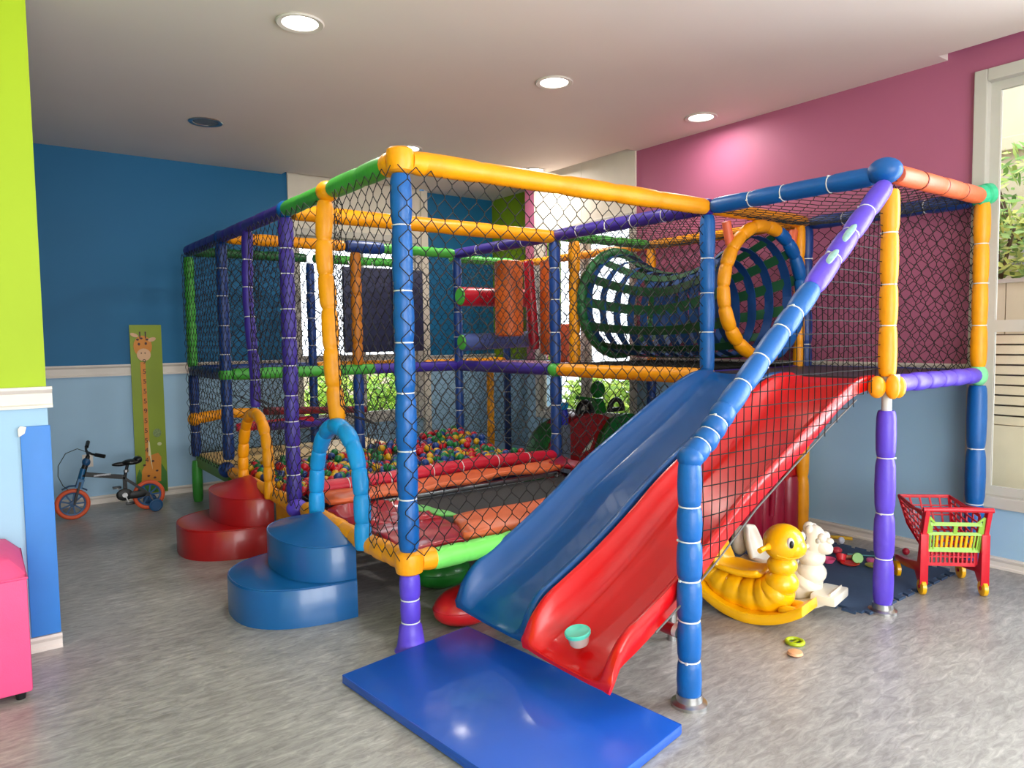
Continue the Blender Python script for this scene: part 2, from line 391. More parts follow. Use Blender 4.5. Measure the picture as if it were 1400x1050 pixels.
# ---------------------------------------------------------------- the play frame
XA, XB, XC, XD = 1.51, 2.58, 3.58, 4.655
Y0, Y1, YM, Y2, Y3, Y4 = 1.75, 2.85, 4.3, 5.0, 5.7, 6.72
ZT, ZM, ZL = 2.17, 1.145, .40
pf = thing('climbing_gym', 'large soft play frame of foam-covered tubes in many colours with black netting', 'play structure', (XA, Y1, 0))
X, Y, Z = Vector((1, 0, 0)), Vector((0, 1, 0)), Vector((0, 0, 1))
def post(x, y, z0, z1, m, lb=None, **k): return sleeve('post', [(x, y, z0), (x, y, z1)], m, pf, label=lb, **k)
def beam(a, b, m, lb=None, **k): return sleeve('beam', [a, b], m, pf, label=lb, **k)
# corner nearest camera
post(XA, Y1, ZL+.05, ZT-.06, BLU, 'blue front corner post', seg=.235, R=.046)
post(XA, Y1, .0, ZL-.05, VIO, 'violet lower post with flared foot', seg=.125, flare=1.7, amp=.7)
def drum(x, y, z, r, h, m, lb):
    mb = MB().lathe([(0, -h-.006), (r*.75, -h), (r*.93, -h*.85), (r, -h*.3), (r*1.02, h*.3), (r*.96, h*.85), (r*.8, h), (0, h+.01)], (x, y, z), 20)
    mb.tube([(x+r*.8, y, z), (x+r*1.55, y, z-.002), (x+r*1.9, y, z-.004)], [.046, .052, .05], 14)
    mb.tube([(x, y+r*.8, z), (x, y+r*1.9, z)], [.046, .052], 14)
    o = obj('corner_joint', mb, m, pf); o['label'] = lb
drum(XA, Y1, ZT-.002, .060, .052, YEL, 'yellow foam wrapped over the top corner')
drum(XA, Y1, ZL, .064, .05, YEL, 'yellow foam wrapped over the bottom corner')
# left face
beam((XA, Y1+.05, ZT), (XA, 2.97, ZT), YEL, ties=False, R=.05, seg=.12)
beam((XA, 2.97, ZT), (XA, 3.58, ZT), GRN, 'green beam', ties=False, seg=.33, amp=.5, R=.048)
joint('corner_joint', (XA, 3.66, ZT), YEL, pf, .058, (1, 1.2, .95))
beam((XA, 3.70, ZT), (XA, 4.27, ZT), GRN, 'green beam', ties=False, seg=.28, amp=.5)
joint('corner_joint', (XA, YM, ZT), BLU, pf, .052)
beam((XA, YM+.02, ZT), (XA, 5.05, ZT), PUR, 'purple beam', ties=False, amp=.5, R=.042)
beam((XA, 5.05, ZT), (XA, 5.66, ZT), PUR, 'purple beam', ties=False, amp=.5, R=.042)
joint('corner_joint', (XA, Y3, ZT), NAV, pf, .052)
beam((XA, Y3+.02, ZT), (XA, Y4, ZT), PUR, 'purple beam', ties=False, amp=.5, R=.046)
sleeve('post', [(XA-.01, 3.665, ZT-.05), (XA-.03, 3.65, 1.6), (XA-.02, 3.60, 1.2), (XA, 3.60, .97)], YEL, pf, seg=.20, R=.043, ties=False, wob=.02, amp=1.1, label='knobbly yellow post above the blue arch')
post(XA, YM, ZL, ZT-.05, PUR, 'purple post', seg=.165, R=.044)
sleeve('post', [(XA, 5.07, ZT-.03), (XA-.01, 5.06, 1.7), (XA, 5.0, 1.2), (XA, 4.99, .95)], PUR, pf, seg=.19, R=.036, wob=.015, label='slim purple post above the yellow arch')
post(XA, Y3, .5, ZT-.05, NAV, 'dark blue post', seg=.21, R=.042)
joint('corner_joint', (XA-.015, Y3+.02, .42), NAV, pf, .06, (1, 1.2, 1))
post(XA, Y4, ZM+.03, ZT-.05, GRN, 'green far corner post', seg=.2, ties=False, R=.04)
post(XA, Y4, .40, ZM-.04, NAV, 'dark blue far corner post', seg=.22, R=.042)
post(XA, Y4, .0, .36, GRN, 'green foot post', seg=.36, R=.042, ties=False)
beam((XA, Y3, ZM), (XA, Y4, ZM), NAV, 'dark blue beam', ties=False)
joint('corner_joint', (XA, Y3, ZM), GRN, pf, .055, (1, 1, .95))
# arches (entrances)
def arch(yc, hw, z0, z1, m, lb, R=.037, seg=.105, xo=0, low=0, xb=-.02):
    pts = []
    N_ = 28
    for i in range(N_+1):
        t = i/N_; a = pi*t
        yy = yc-hw*cos(a)*(1 if sin(a) > 0 else 1); zz = z0+(z1-z0)*sin(a)**.62 if 0 < t < 1 else z0
        pts.append((XA+xb*sin(a)+xo*(1-sin(a)), yy, zz-(low if i < 3 else 0)*(1-i/3)))
    sleeve('arch', pts, m, pf, R=R, seg=seg, ties=False, amp=.9, label=lb)
arch(3.565, .30, .42, .95, SKY, 'sky blue arch of the front entrance', R=.042, seg=.125, low=.05, xo=-.03)
arch(4.955, .285, .38, .91, YEL, 'yellow arch of the rear entrance', R=.036, xo=-.03)
# bottom rail, left face
sleeve('beam', [(XA, Y1+.05, ZL), (XA, 3.45, ZL-.01), (XA, 4.10, ZL+.01)], YEL, pf, seg=.13, R=.048, ties=False, amp=.6, label='yellow bottom rail')
joint('corner_joint', (XA-.02, 4.2, ZL), VIO, pf, .058, (1.1, 1.1, .95))
sleeve('beam', [(XA, YM, ZL), (XA, 4.6, ZL-.0)], YEL, pf, seg=.15, ties=False, R=.046)
sleeve('beam', [(XA, 4.6, ZL), (XA, 5.62, ZL+.01)], YEL, pf, seg=.2, ties=False, amp=.6, R=.042)
obj('side_panel', B(((XA+.02, 4.3, 0.0), (XA+.05, 4.72, .36))), mat('yellow_panel', (226, 158, 16), .4), pf, smooth=False, bevel=.008)
# front face
beam((XA+.07, Y1, ZT), (XC-.03, Y1, ZT-.0), YEL, 'long yellow top rail of the front', seg=.42, ties=False, amp=.45, R=.050)
beam((XA+.12, Y1, ZL-.01), (XC-.05, Y1, ZL), LGN, 'light green bottom rail', seg=.19, ties=False, amp=.5, R=.050)
joint('corner_joint', (XC, Y1, ZT), PUR, pf, .052)
post(XC, Y1, ZM+.02, ZT-.05, BLU, 'blue post beside the slide', seg=.22)
post(XC, Y1, .0, ZM-.05, BLU, seg=.24)
joint('corner_joint', (XC, Y1, ZM), YEL, pf, .055)
# inner cross beams
beam((XA+.05, YM, ZT-.01), (XC-.03, YM, ZT-.01), YEL, 'yellow cross beam above the ball pit edge', seg=.5, ties=False, amp=.4, R=.050)
beam((XC, Y1+.05, ZT), (XC, YM-.04, ZT), PUR, 'purple beam', seg=.30, amp=.4, R=.045)
beam((XC, YM+.03, ZT), (XC, Y3, ZT), PUR, 'purple beam', seg=.35, amp=.4)
post(XC, YM, ZM+.05, ZT-.04, NAV, 'dark blue inner post', seg=.22, R=.043)
post(XC, YM, ZL, ZM-.05, NAV, seg=.22, R=.043)
joint('corner_joint', (XC, YM, ZM), GRN, pf, .066, (1, 1, .85), 'green joint')
joint('corner_joint', (XC, YM, ZT), mat('silver_tape', (120, 120, 120), .4), pf, .046, label='joint wrapped in silver tape')
beam((XC, Y1+.05, ZM), (XC, YM-.06, ZM), YEL, 'yellow deck edge beam', seg=.2, ties=False, amp=.4, R=.05)
beam((XC, YM+.06, ZM), (XC, Y3, ZM), PUR, 'purple deck edge beam', seg=.3, ties=False, amp=.35, R=.048)
post(XC, Y3, ZM, ZT-.04, NAV, seg=.22, R=.040); post(XC, Y3, .35, ZM, NAV, seg=.22, R=.040)
post(XB, Y3, ZM+.04, ZT-.05, mat('foam_ochre', (188, 112, 20), .5, bump=.3, bscale=45), 'ochre post in front of the dark panel', seg=.2, R=.046, ties=False)
post(XB, Y3, .35, ZM-.04, NAV, seg=.3, R=.044)
beam((XA+.05, Y3, ZT), (XB-.1, Y3, ZT), YEL, seg=.2, ties=False, amp=.5, R=.044)
beam((XB-.08, Y3, ZT), (XB+.25, Y3, ZT), NAV, seg=.33, ties=False, amp=.4, R=.05)
beam((XB+.25, Y3, ZT), (XC-.04, Y3, ZT), GRN, seg=.16, ties=False, amp=.7, R=.042)
beam((XA+.05, Y3, ZM), (2.72, Y3, ZM), GRN, 'green beam', seg=.22, ties=False, amp=.4, R=.045)
beam((2.72, Y3, ZM), (XC-.04, Y3, ZM), PUR, 'dark purple beam', seg=.3, ties=False, amp=.3, R=.045)
# far row
for x in (XB, XC):
    post(x, Y4, .35, ZT-.05, NAV, seg=.26, R=.040)
post(XD, Y4-.3, .0, ZT-.05, NAV, seg=.26, R=.040)
beam((XA+.04, Y4, ZT), (XB-.04, Y4, ZT), DGN, seg=.2, ties=False, amp=.6, R=.042)
beam((XB+.04, Y4, ZT), (XC, Y4, ZT), GRN, seg=.2, ties=False, amp=.6, R=.042)
beam((XC+.05, Y3+.2, ZT-.02), (XD-.3, Y3+.2, ZT-.02), GRN, seg=.12, ties=False, amp=.8, R=.038)
beam((XA+.04, Y4, ZM), (XB-.04, Y4, ZM), NAV, seg=.25, ties=False); beam((XB+.04, Y4, ZM), (XC-.04, Y4, ZM), YEL, seg=.25, ties=False)
beam((XC+.05, Y4-.3, ZM), (XD-.04, Y4-.3, ZM), YEL, 'pale yellow beam', seg=.25, ties=False, R=.04)
post(3.93, Y3, .35, ZM-.02, YEL, 'yellow lower post behind the ball pit', seg=.3, R=.035, ties=False)
sleeve('beam', [(XA+.0, Y4-.02, .73), (XA+.28, Y4-.04, .76), (2.0, Y4-.05, .74)], YEL, pf, seg=.16, ties=False, amp=.6, R=.046, label='yellow mid-height crossbar')
joint('corner_joint', (XA-.01, Y4-.03, .725), YEL, pf, .058)
beam((1.75, 6.35, .66), (2.42, 6.35, .68), CRI, 'crimson crossbar', seg=.2, ties=False, R=.038)
beam((1.95, 6.2, .80), (3.0, 6.5, .72), mat('foam_maroon', (120, 18, 40), .5), 'maroon slanting crossbar', seg=.5, ties=False, amp=.3, R=.034)
beam((2.0, 6.25, .66), (2.75, 6.45, .64), PUR, seg=.3, ties=False, amp=.3, R=.038)
# far back decks
FOAMY = mat('tan_foam_board', (222, 186, 116), .5, var=.05)
obj('deck_board', B(((XA+.02, Y3-.0, .385), (3.1, Y4, .42))), FOAMY, pf, smooth=False, bevel=.006, label='tan foam-topped deck board')
obj('deck_skirt', B(((XA-.005, Y3+.02, .31), (XA+.02, Y4, .40))), mat('green_skirt', (70, 140, 60), .45), pf, smooth=False, label='green edge of the tan deck')
# right-hand tower
post(XC, Y0, ZM+.04, ZT-.08, YEL, 'yellow upper post beside the slide top', seg=.235, R=.042)
joint('corner_joint', (XC, Y0+.03, ZT+.015), BLU, pf, .072, (1.0, 1.15, .9), 'blue corner joint')
pj_ = obj('corner_joint', MB().ell((XC-.08, Y0+.01, ZM-.01), (.045, .04, .055)).ell((XC-.035, Y0-.045, ZM-.01), (.03, .035, .06)).ell((XC+.055, Y0-.03, ZM-.015), (.035, .035, .055)), YEL, pf); pj_['label'] = 'torn yellow foam joint'
br = MB().lathe([(.0, 0), (.024, 0), (.024, .17), (.0, .17)], (XC, Y0, ZM-.13), 14); br.box((XC-.03, Y0-.05, ZM-.02), (XC+.026, Y0-.035, ZM+.05)).lathe([(0, 0), (.009, 0), (.009, .008), (0, .01)], (XC-.002, Y0-.05, ZM+.018), 10, (0, -1, 0))
obj('metal_bracket', br, mat('white_metal', (206, 206, 204), .35, var=.03), pf, label='bare white metal tube and bolt between foam sleeves')
post(XC, Y0, .035, ZM-.13, VIO, 'violet lower post on a metal flange', seg=.27, R=.046)
def flange(x, y):
    obj('base_flange', MB().lathe([(0, 0), (.068, 0), (.068, .012), (.05, .02), (.048, .045), (0, .045)], (x, y, 0), 24), MET, pf)
flange(XC, Y0)
beam((XC, Y0+.09, ZT), (XC, Y1-.05, ZT), BLU, 'blue top beam towards the corner joint', seg=.27, R=.047, amp=.6)
beam((XC+.06, Y0, ZT+.0), (XD-.06, Y0, ZT+.0), COR, 'coral top rail', seg=.24, R=.047, ties=False, amp=.4)
bm_ = MB()
for i in range(3): bm_.tube([(XC+.3+.24*i, Y0, ZT), (XC+.308+.24*i, Y0, ZT)], .047, 14)
obj('seam_tape', bm_, mat('brown_tape', (120, 50, 36), .5), pf)
obj('corner_joint', MB().lathe([(.02, -.055), (.055, -.045), (.06, -.01), (.055, .01), (.062, .02), (.058, .05), (.03, .06), (0, .055)], (XD+.0, Y0, ZT+.01), 18, (.75, -.45, .2)), MNT, pf, label='ribbed mint green end joint')
post(XD, Y0, ZM+.05, ZT-.03, YEL, 'yellow upper post against the window', seg=.22, R=.042)
joint('corner_joint', (XD, Y0, ZM), mat('foam_pale_mint', (130, 220, 160), .45), pf, .058, (.9, .9, 1.1), 'pale mint joint')
post(XD, Y0, .0, ZM-.06, BLU, 'blue lower post against the window', seg=.33, R=.052)
beam((XC+.08, Y0, ZM), (XD-.04, Y0, ZM), VIO, 'violet deck rail', seg=.16, R=.046, ties=False)
beam((XD, Y0+.05, ZT-.01), (XD, Y1-.04, ZT-.01), NAV, 'dark blue top beam on the pink wall', seg=.25, R=.046)
beam((XC+.05, Y1, ZT), (XD-.04, Y1, ZT), YEL, 'yellow top beam over the tunnel mouth', seg=.3, R=.042, ties=False, amp=.5)
post(XD, Y1, ZM, ZT-.03, NAV, seg=.22, R=.042); post(XD-.085, Y1, ZM, ZT-.03, YEL, seg=.22, R=.036, ties=False)
post(XD-.02, Y1, 0, ZM, YEL, 'yellow lower post at the blue-grey wall', seg=.4, R=.045, ties=False)
beam((XD, Y1+.04, ZT), (XD, YM, ZT), YEL, seg=.3, ties=False, R=.040, amp=.5); beam((XC+.05, YM, ZT), (XD-.05, YM, ZT), GRN, seg=.2, ties=False, R=.038)
post(XD, YM, ZM, ZT-.03, YEL, seg=.24, R=.04, ties=False); post(XD, YM, 0, ZM, NAV, seg=.24, R=.042, ties=False)
post(XC+.2, YM, ZM, ZT-.03, YEL, 'yellow post at the far tunnel mouth', seg=.24, R=.046, ties=False)
beam((XD, YM+.04, ZT), (XD, Y4-.3, ZT), YEL, seg=.3, ties=False, R=.038, amp=.5)
beam((XD, Y0+.04, ZM), (XD, Y1, ZM), NAV, seg=.3, ties=False, R=.036, amp=.5); beam((XC+.04, Y1, ZM), (XD, Y1, ZM), PUR, seg=.3, ties=False, R=.036, amp=.5)
beam((XD, Y1, ZM), (XD, YM, ZM), NAV, seg=.3, ties=False, R=.036, amp=.5); beam((XC+.05, YM, ZM), (XD, YM, ZM), YEL, seg=.3, ties=False, R=.036, amp=.5)
# decks of the tower: thin padded boards
DECK = mat('dark_deck_vinyl', (58, 50, 62), .5, var=.1, nscale=20, bump=.3, bscale=80)
obj('deck_board', B(((XC+.02, Y0+.03, ZM+.005), (XD-.02, Y1-.02, ZM+.03))), DECK, pf, smooth=False)
obj('deck_board', B(((XC+.05, YM+.03, ZM-.02), (XD-.02, Y4-.35, ZM+.01))), mat('pale_mauve_vinyl', (170, 120, 140), .5), pf, smooth=False)
net('deck_net', pf, (XC+.03, Y1+.02, ZM+.03), X, Y, XD-XC-.06, YM-Y1-.05, cw=.05, ch=.05, r=.003, diamond=False)
net('deck_net', pf, (XC+.03, Y1+.02, ZM+.045), X, Y, XD-XC-.06, YM-Y1-.05, cw=.07, ch=.07, r=.0035)
# netting
def in_left(u, v):
    for yc, hw, z1 in ((3.565, .30, .95), (4.955, .285, .91)):
        y, z = Y1-.04+u, ZL+v
        if abs(y-yc) < hw and z < .42+(z1-.42)*max(0, 1-((y-yc)/hw)**2)**.31: return False
    return True
def off_left(u, v):
    y = Y1-.04+u; o_ = .068
    for yc, ya, hw, z1 in ((3.63, 3.565, .30, .95), (5.02, 4.955, .285, .91)):
        g = math.exp(-((y-yc)/.11)**2)
        if v+ZL < z1+.09: g = max(g, 1/(1+math.exp((abs(y-ya)-hw-.09)/.02))*min(1, (z1+.09-v-ZL)/.08))
        o_ -= .122*g
    return -o_
net('safety_net', pf, (XA, Y1-.04, ZL+.02), Y, Z, Y4-Y1, ZT-ZL-.05, in_left, off=off_left)
net('safety_net', pf, (XA-.05, Y1, ZL+.03), X, Z, XC-XA+.02, ZT-ZL-.06, cw=.088, ch=.105, r=.0027, off=lambda u, v: .004+.066/(1+math.exp(min(40, (u-.19)/.03))))
net('safety_net', pf, (XC+.02, Y1, .5), Y, Z, Y3-Y1, ZT-.53, cw=.08, ch=.09)
net('safety_net', pf, (XA, Y3+.04, .45), X, Z, XC-XA, ZT-.48, cw=.075, ch=.09)
net('safety_net', pf, (XA, Y4+.04, .42), X, Z, XC-XA, ZT-.45, cw=.08, ch=.09)
net('safety_net', pf, (XD+.03, Y0, ZM+.02), Y, Z, Y4-Y0-.3, ZT-ZM-.04, cw=.085, ch=.085, r=.0026)
net('safety_net', pf, (XC, Y0+.035, ZM+.03), X, Z, XD-XC, ZT-ZM-.06, cw=.105, ch=.105, r=.0024)
net('roof_net', pf, (XC, Y0, ZT-.03), X, Y, XD-XC, Y1-Y0, cw=.075, ch=.085, r=.0025, sag=-.06)
net('roof_net', pf, (XC, Y1, ZT-.03), X, Y, XD-XC, YM-Y1, cw=.1, ch=.1, r=.002, sag=-.05)
net('roof_net', pf, (XC+.02, Y3, .5), X, Z, XD-XC-.3, ZT-.55, cw=.1, ch=.1)
# slide guard: blue post with sloping handrail
RX = 2.10
gp = sleeve('guard_post', [(RX, Y0, .03), (RX, Y0, .93)], BLU, pf, seg=.155, R=.046, label='blue post at the foot of the slide rail')
flange(RX, Y0)
joint('rail_elbow', (RX+.005, Y0, .945), BLU, pf, .050, (1, 1, .9))
def rp(t): return (RX+.02+(3.52-RX-.02)*t, Y0, .955+(2.10-.955)*t)
sleeve('guard_rail', [(RX+.005, Y0, .945), (RX+.09, Y0, 1.0), rp(.14)], BLU, pf, seg=.065, R=.046)
sleeve('guard_rail', [rp(.13), rp(.56)], BLU, pf, seg=.155, R=.045, label='blue lower half of the sloping handrail')
sleeve('guard_rail', [rp(.56), rp(1.0)], VIO, pf, seg=.19, R=.046, label='violet upper half of the sloping handrail')
for t0, t1, s in ((.62, .69, 1), (.71, .80, -1)):
    a, b = Vector(rp(t0)), Vector(rp(t1)); o_ = Vector((-.018, -.024, .03))
    obj('torn_sleeve', MB().tube([a+o_*.8, a.lerp(b, .2)+o_*1.05, a.lerp(b, .5)+o_*1.1, a.lerp(b, .8)+o_, b+o_*.75], [.006, .020, .024, .016, .005], 10, flat=.6), mat('teal_foam', (150, 192, 190), .4, var=.3, nscale=30), pf, label='torn teal patch on the handrail')
# slide profile (x, lip z)
PROF = [(3.55, 1.19), (3.44, 1.185), (3.30, 1.145), (3.06, 1.03), (2.79, .89), (2.52, .745), (2.28, .585), (2.07, .46), (1.92, .385), (1.82, .335), (1.755, .27), (1.715, .19)]
def lipz(x):
    for (xa, za), (xb, zb) in zip(PROF, PROF[1:]):
        if xb <= x <= xa: return zb+(za-zb)*(x-xb)/(xa-xb)
    return PROF[0][1]
def in_guard(u, v):
    x, z = RX+u, .3+v
    zr = .955+(x-RX-.02)*(2.10-.955)/(3.52-RX-.02)
    return lipz(x)-.05 < z < zr-.02
net('slide_net', pf, (RX, Y0+.02, .3), X, Z, 1.45, 1.85, in_guard, cw=.095, ch=.115, r=.0026, diamond=False, sag=.03)
rb = MB().tube([(x, Y0+.005, z-.06) for x, z in PROF[2:9]], .004, 6)
obj('net_rope', rb, mat('grey_rope', (92, 90, 88), .6), pf)

# ---------------------------------------------------------------- slides
def smoothprof(P, n=48):
    P = [Vector((a, 0, b)) for a, b in P]; out = []
    k = len(P)
    for i in range(n+1):
        t = i/n*(k-1); j = min(int(t), k-2); f = t-j
        p0, p1, p2, p3 = P[max(j-1, 0)], P[j], P[j+1], P[min(j+2, k-1)]
        q = .5*((2*p1)+(p2-p0)*f+(2*p0-5*p1+4*p2-p3)*f*f+(3*p1-p0-3*p2+p3)*f**3)
        out.append((q.x, q.z))
    return out
def slide(y0, y1, m, label, endx, col):
    t = thing('slide', label, 'slide', (1.75, (y0+y1)/2, .1))
    prof = smoothprof(PROF); n = len(prof); w = y1-y0; vs = []; rows = []
    for i, (x, z) in enumerate(prof):
        s = i/(n-1)
        DP = [.02, .05, .10, .125, .13, .135, .14, .14, .14, .135, .11, .03]
        q_ = s*(len(DP)-1); qi = min(int(q_), len(DP)-2); dep = DP[qi]+(DP[qi+1]-DP[qi])*(q_-qi)
        fl = 0 if s < .75 else ((s-.75)/.25)**2*.012
        x2 = x+(endx-1.715)*max(0, (s-.7)/.3)
        zb = z-dep; lw = .045
        bed0 = .12+fl
        kk = min(1, dep/.12); sec = [(-fl+.012, z-.075 if s < .8 else z-.075+(.075-(z-zb+.016))*((s-.8)/.2)**1.5), (-fl, z-.03*kk), (-fl+.004, z-.007*kk), (.010, z+.001), (.030, z), (.040, z-.012*kk), (.052, z-dep*.5), (.078, zb+dep*.16), (.092, zb+.004), (.104, zb)]
        sec = [(a, c if c <= z+.005 else z) for a, c in sec]
        full = [(y0+a, c) for a, c in sec]+[(y0+w*.35, zb-.002), (y0+w*.5, zb-.002), (y0+w*.65, zb-.002)]+[(y1-a, c) for a, c in reversed(sec)]
        rows.append([(x2, yy, zz) for yy, zz in full])
    closed = []
    for r in rows:
        x = r[0][0]; zb = r[len(r)//2][2]; zo = min(r[0][2], r[-1][2]); zc = min(zb-.016, max(zo, zb-.016))
        closed.append(r+[(x, y1-.03, zo+.004), (x, y1-.05, zb-.012), (x, y1-.10, zb-.016), (x, (y0+y1)/2, zb-.018), (x, y0+.10, zb-.016), (x, y0+.05, zb-.012), (x, y0+.03, zo+.004)])
    lr = closed[-1]; cz_ = .145
    closed.append([(x-.005, y, cz_+(z-cz_)*.8) for x, y, z in lr])
    k = len(closed[0]); n2 = len(closed); mb = MB(); vs = [p for r in closed for p in r]
    fs = [(i*k+j, i*k+(j+1) % k, (i+1)*k+(j+1) % k, (i+1)*k+j) for i in range(n2-1) for j in range(k)]
    fs += [tuple(range(k)), tuple((n2-1)*k+j for j in reversed(range(k)))]
    obj('slide_chute', mb.add(vs, fs), m, t, ang=50)
    obj('support_leg', MB().tube([(2.5, y1-.1, .55), (2.5, y1-.1, .0)], .02, 10), MET, t)
    return t
sb = slide(2.305, 2.83, BLUS, 'glossy blue plastic slide, the left lane of the pair', 1.745, 0)
sr = slide(1.79, 2.285, REDS, 'glossy red plastic slide, the right lane beside the netted handrail', 1.72, 0)
obj('support_arm', MB().tube([(2.10, 1.80, .265), (2.10, 2.28, .265)], .024, 10).tube([(2.10, 2.2, .265), (2.2, 2.2, .37)], .018, 10), mat('red_metal', (150, 24, 30), .4), sr, label='red metal support arm reaching the post')
obj('end_cap', MB().tube([(2.10, 1.796, .27), (2.10, 1.815, .274)], .03, 12), WHT, sr)
obj('highlight_patch', MB().box((1.905, 2.355, .285), (1.955, 2.405, .2855)), mat('silver_highlight', (210, 212, 205), .3), sb) if False else None  # switched off: pale patch painting a reflected highlight and wear

# ---------------------------------------------------------------- crash mat
def quadmat(c, z0, z1, bev):
    m = MB(); m.add([(x, y, z0) for x, y in c]+[(x, y, z1) for x, y in c], [(3, 2, 1, 0), (4, 5, 6, 7), (0, 1, 5, 4), (1, 2, 6, 5), (2, 3, 7, 6), (3, 0, 4, 7)]); return m
mt = thing('crash_mat', 'thin royal blue vinyl crash mat lying under the end of the slides', 'mat', (1.5, 2.2, 0))
cmat = [(1.13, 2.735), (1.245, 1.50), (1.915, 1.625), (1.80, 2.835)]
obj('mat_body', quadmat(cmat, .002, .040, 0), MATB, mt, bevel=.010)
pp = MB()
for z in (.036, .008):
    q = [Vector((x, y, z)) for x, y in cmat]; cc = sum(q, Vector())/4; q = [p+(cc-p).normalized()*.006 for p in q]
    pp.tube(q+[q[0]], .0035, 6)
obj('piping', pp, MATB, mt)

# ---------------------------------------------------------------- pad steps
def dshape(cx, cy, rx, ry, n=28):
    """round towards -x, flat at x=cx"""
    pts = []
    for i in range(n+1):
        a = pi/2+pi*i/n; c, s = cos(a), sin(a)
        pts.append((cx+rx*(-abs(c)**.85), cy+ry*(abs(s)**.8)*(1 if s > 0 else -1)))
    return pts
def padstep(cx, cy, m, label):
    t = thing('foam_step', label, 'soft play step', (cx-.25, cy, 0), group='two-tier foam steps')
    def tier(rx, ry, z0, z1, cone, name):
        mb = MB(); prof = [(1.0, z0), (1.0, z1-.012), (.985, z1-.003), (.96, z1)]; out = dshape(cx, cy, rx, ry); n = len(out)
        vs = []
        for f, z in prof:
            for x, y in out: vs.append((cx+(x-cx)*f, cy+(y-cy)*(f if f == 1 else (1-(1-f)*.9)), z))
        fs = []
        for i in range(len(prof)-1):
            for j in range(n): fs.append((i*n+j, i*n+(j+1) % n, (i+1)*n+(j+1) % n, (i+1)*n+j))
        b = (len(prof)-1)*n
        if cone:
            rings = 5
            for r in range(1, rings+1):
                f = 1-r/rings
                for x, y in out: vs.append((cx-.03+(x-cx+.03)*f*.96, cy+(y-cy)*f*.96, z1+cone*(1-f**1.05)))
            for r in range(rings):
                for j in range(n): fs.append((b+j, b+(j+1) % n, b+n+(j+1) % n, b+n+j))
                b += n
        else: fs.append(tuple(b+j for j in range(n)))
        fs.append(tuple(reversed(range(n))))
        mb.add(vs, fs); o = obj(name, mb, m, t, ang=35)
        sm = MB().tube([(cx+(x-cx)*.99, cy+(y-cy)*.99, z1-.004) for x, y in out], .004, 5)
        obj('seam_piping', sm, m, o); return o
    tier(.505, .385, 0.0, .195, 0, 'lower_tier'); tier(.285, .38, .196, .378, .095, 'upper_tier')
padstep(1.485, 3.745, BLUV, 'glossy blue two-tier round foam step at the front entrance')
padstep(1.52, 5.10, REDV, 'glossy red two-tier round foam step at the rear entrance')

# ---------------------------------------------------------------- trampoline
tr = thing('trampoline', 'rectangular black trampoline with orange and crimson padding inside the frame', 'trampoline', (2.6, 3.55, .3))
def pad(name, poly, z, th, m, wave=.012, lb=None, wn=3):
    mb = MB(); n = 10
    # bilinear patch grid, wavy
    a, b, c, d = [Vector((p[0], p[1], z)) for p in poly]; vs = []; k = n*2
    for i in range(k+1):
        for j in range(n+1):
            u, v = i/k, j/n; p = (a*(1-u)+b*u)*(1-v)+(d*(1-u)+c*u)*v
            p.z += noise.noise(Vector((p.x*wn, p.y*wn*2, z*7)))*wave*2; vs.append(p)
    fs = [(i*(n+1)+j, (i+1)*(n+1)+j, (i+1)*(n+1)+j+1, i*(n+1)+j+1) for i in range(k) for j in range(n)]
    mb.add(vs, fs); o = obj(name, mb, m, tr, ang=60); md = o.modifiers.new('thick', 'SOLIDIFY'); md.thickness = th; md.offset = -1
    if lb: o['label'] = lb
    return o
obj('jump_mat', B(((2.0, 3.28, .385), (3.42, 3.98, .39))), BMESH, tr, smooth=False)
pad('side_pad', [(1.60, 3.97), (3.45, 3.97), (3.50, 4.22), (1.60, 4.22)], .44, .03, ORP, .016, 'orange far side pad')
pad('side_pad', [(1.85, 2.93), (3.48, 2.93), (3.42, 3.30), (2.02, 3.30)], .42, .03, ORP, .014, 'orange near side pad')
pad('end_pad', [(1.57, 2.92), (2.02, 2.94), (1.98, 3.36), (1.57, 3.45)], .427, .02, CRP, .012, 'crimson corner pad')
pad('end_pad', [(1.57, 3.45), (1.98, 3.36), (1.95, 4.0), (1.57, 4.0)], .424, .02, CRP, .03, 'crinkled crimson end pad', 7)
pad('corner_pad', [(1.99, 3.40), (2.07, 3.32), (2.06, 3.62), (1.95, 3.90)], .432, .012, GRP, .006, 'green strip beside the jump mat')
pad('end_pad', [(3.40, 2.93), (3.56, 2.93), (3.56, 4.22), (3.34, 4.1)], .448, .03, CRP, .014, 'crimson far end pad')
tf = MB()
tf.tube([(1.6, 2.95, .36), (3.5, 2.95, .36), (3.5, 4.2, .36), (1.6, 4.2, .36), (1.6, 2.95, .36)], .02, 8)
for x in (1.62, 3.48):
    for y in (3.0, 4.18): tf.tube([(x, y, .36), (x, y, 0)], .018, 8)
obj('steel_frame', tf, MET, tr)
# padded crimson roll closing the ball pit
rl = thing('padded_roll', 'long crimson padded roll between the trampoline and the ball pit', 'padding roll', (2.5, 4.3, .47))
sleeve('roll_cover', [(1.60, 4.29, .475), (2.2, 4.29, .482), (2.9, 4.3, .50), (3.55, 4.3, .475)], CRI, rl, seg=.30, R=.05, ties=True, amp=.5)

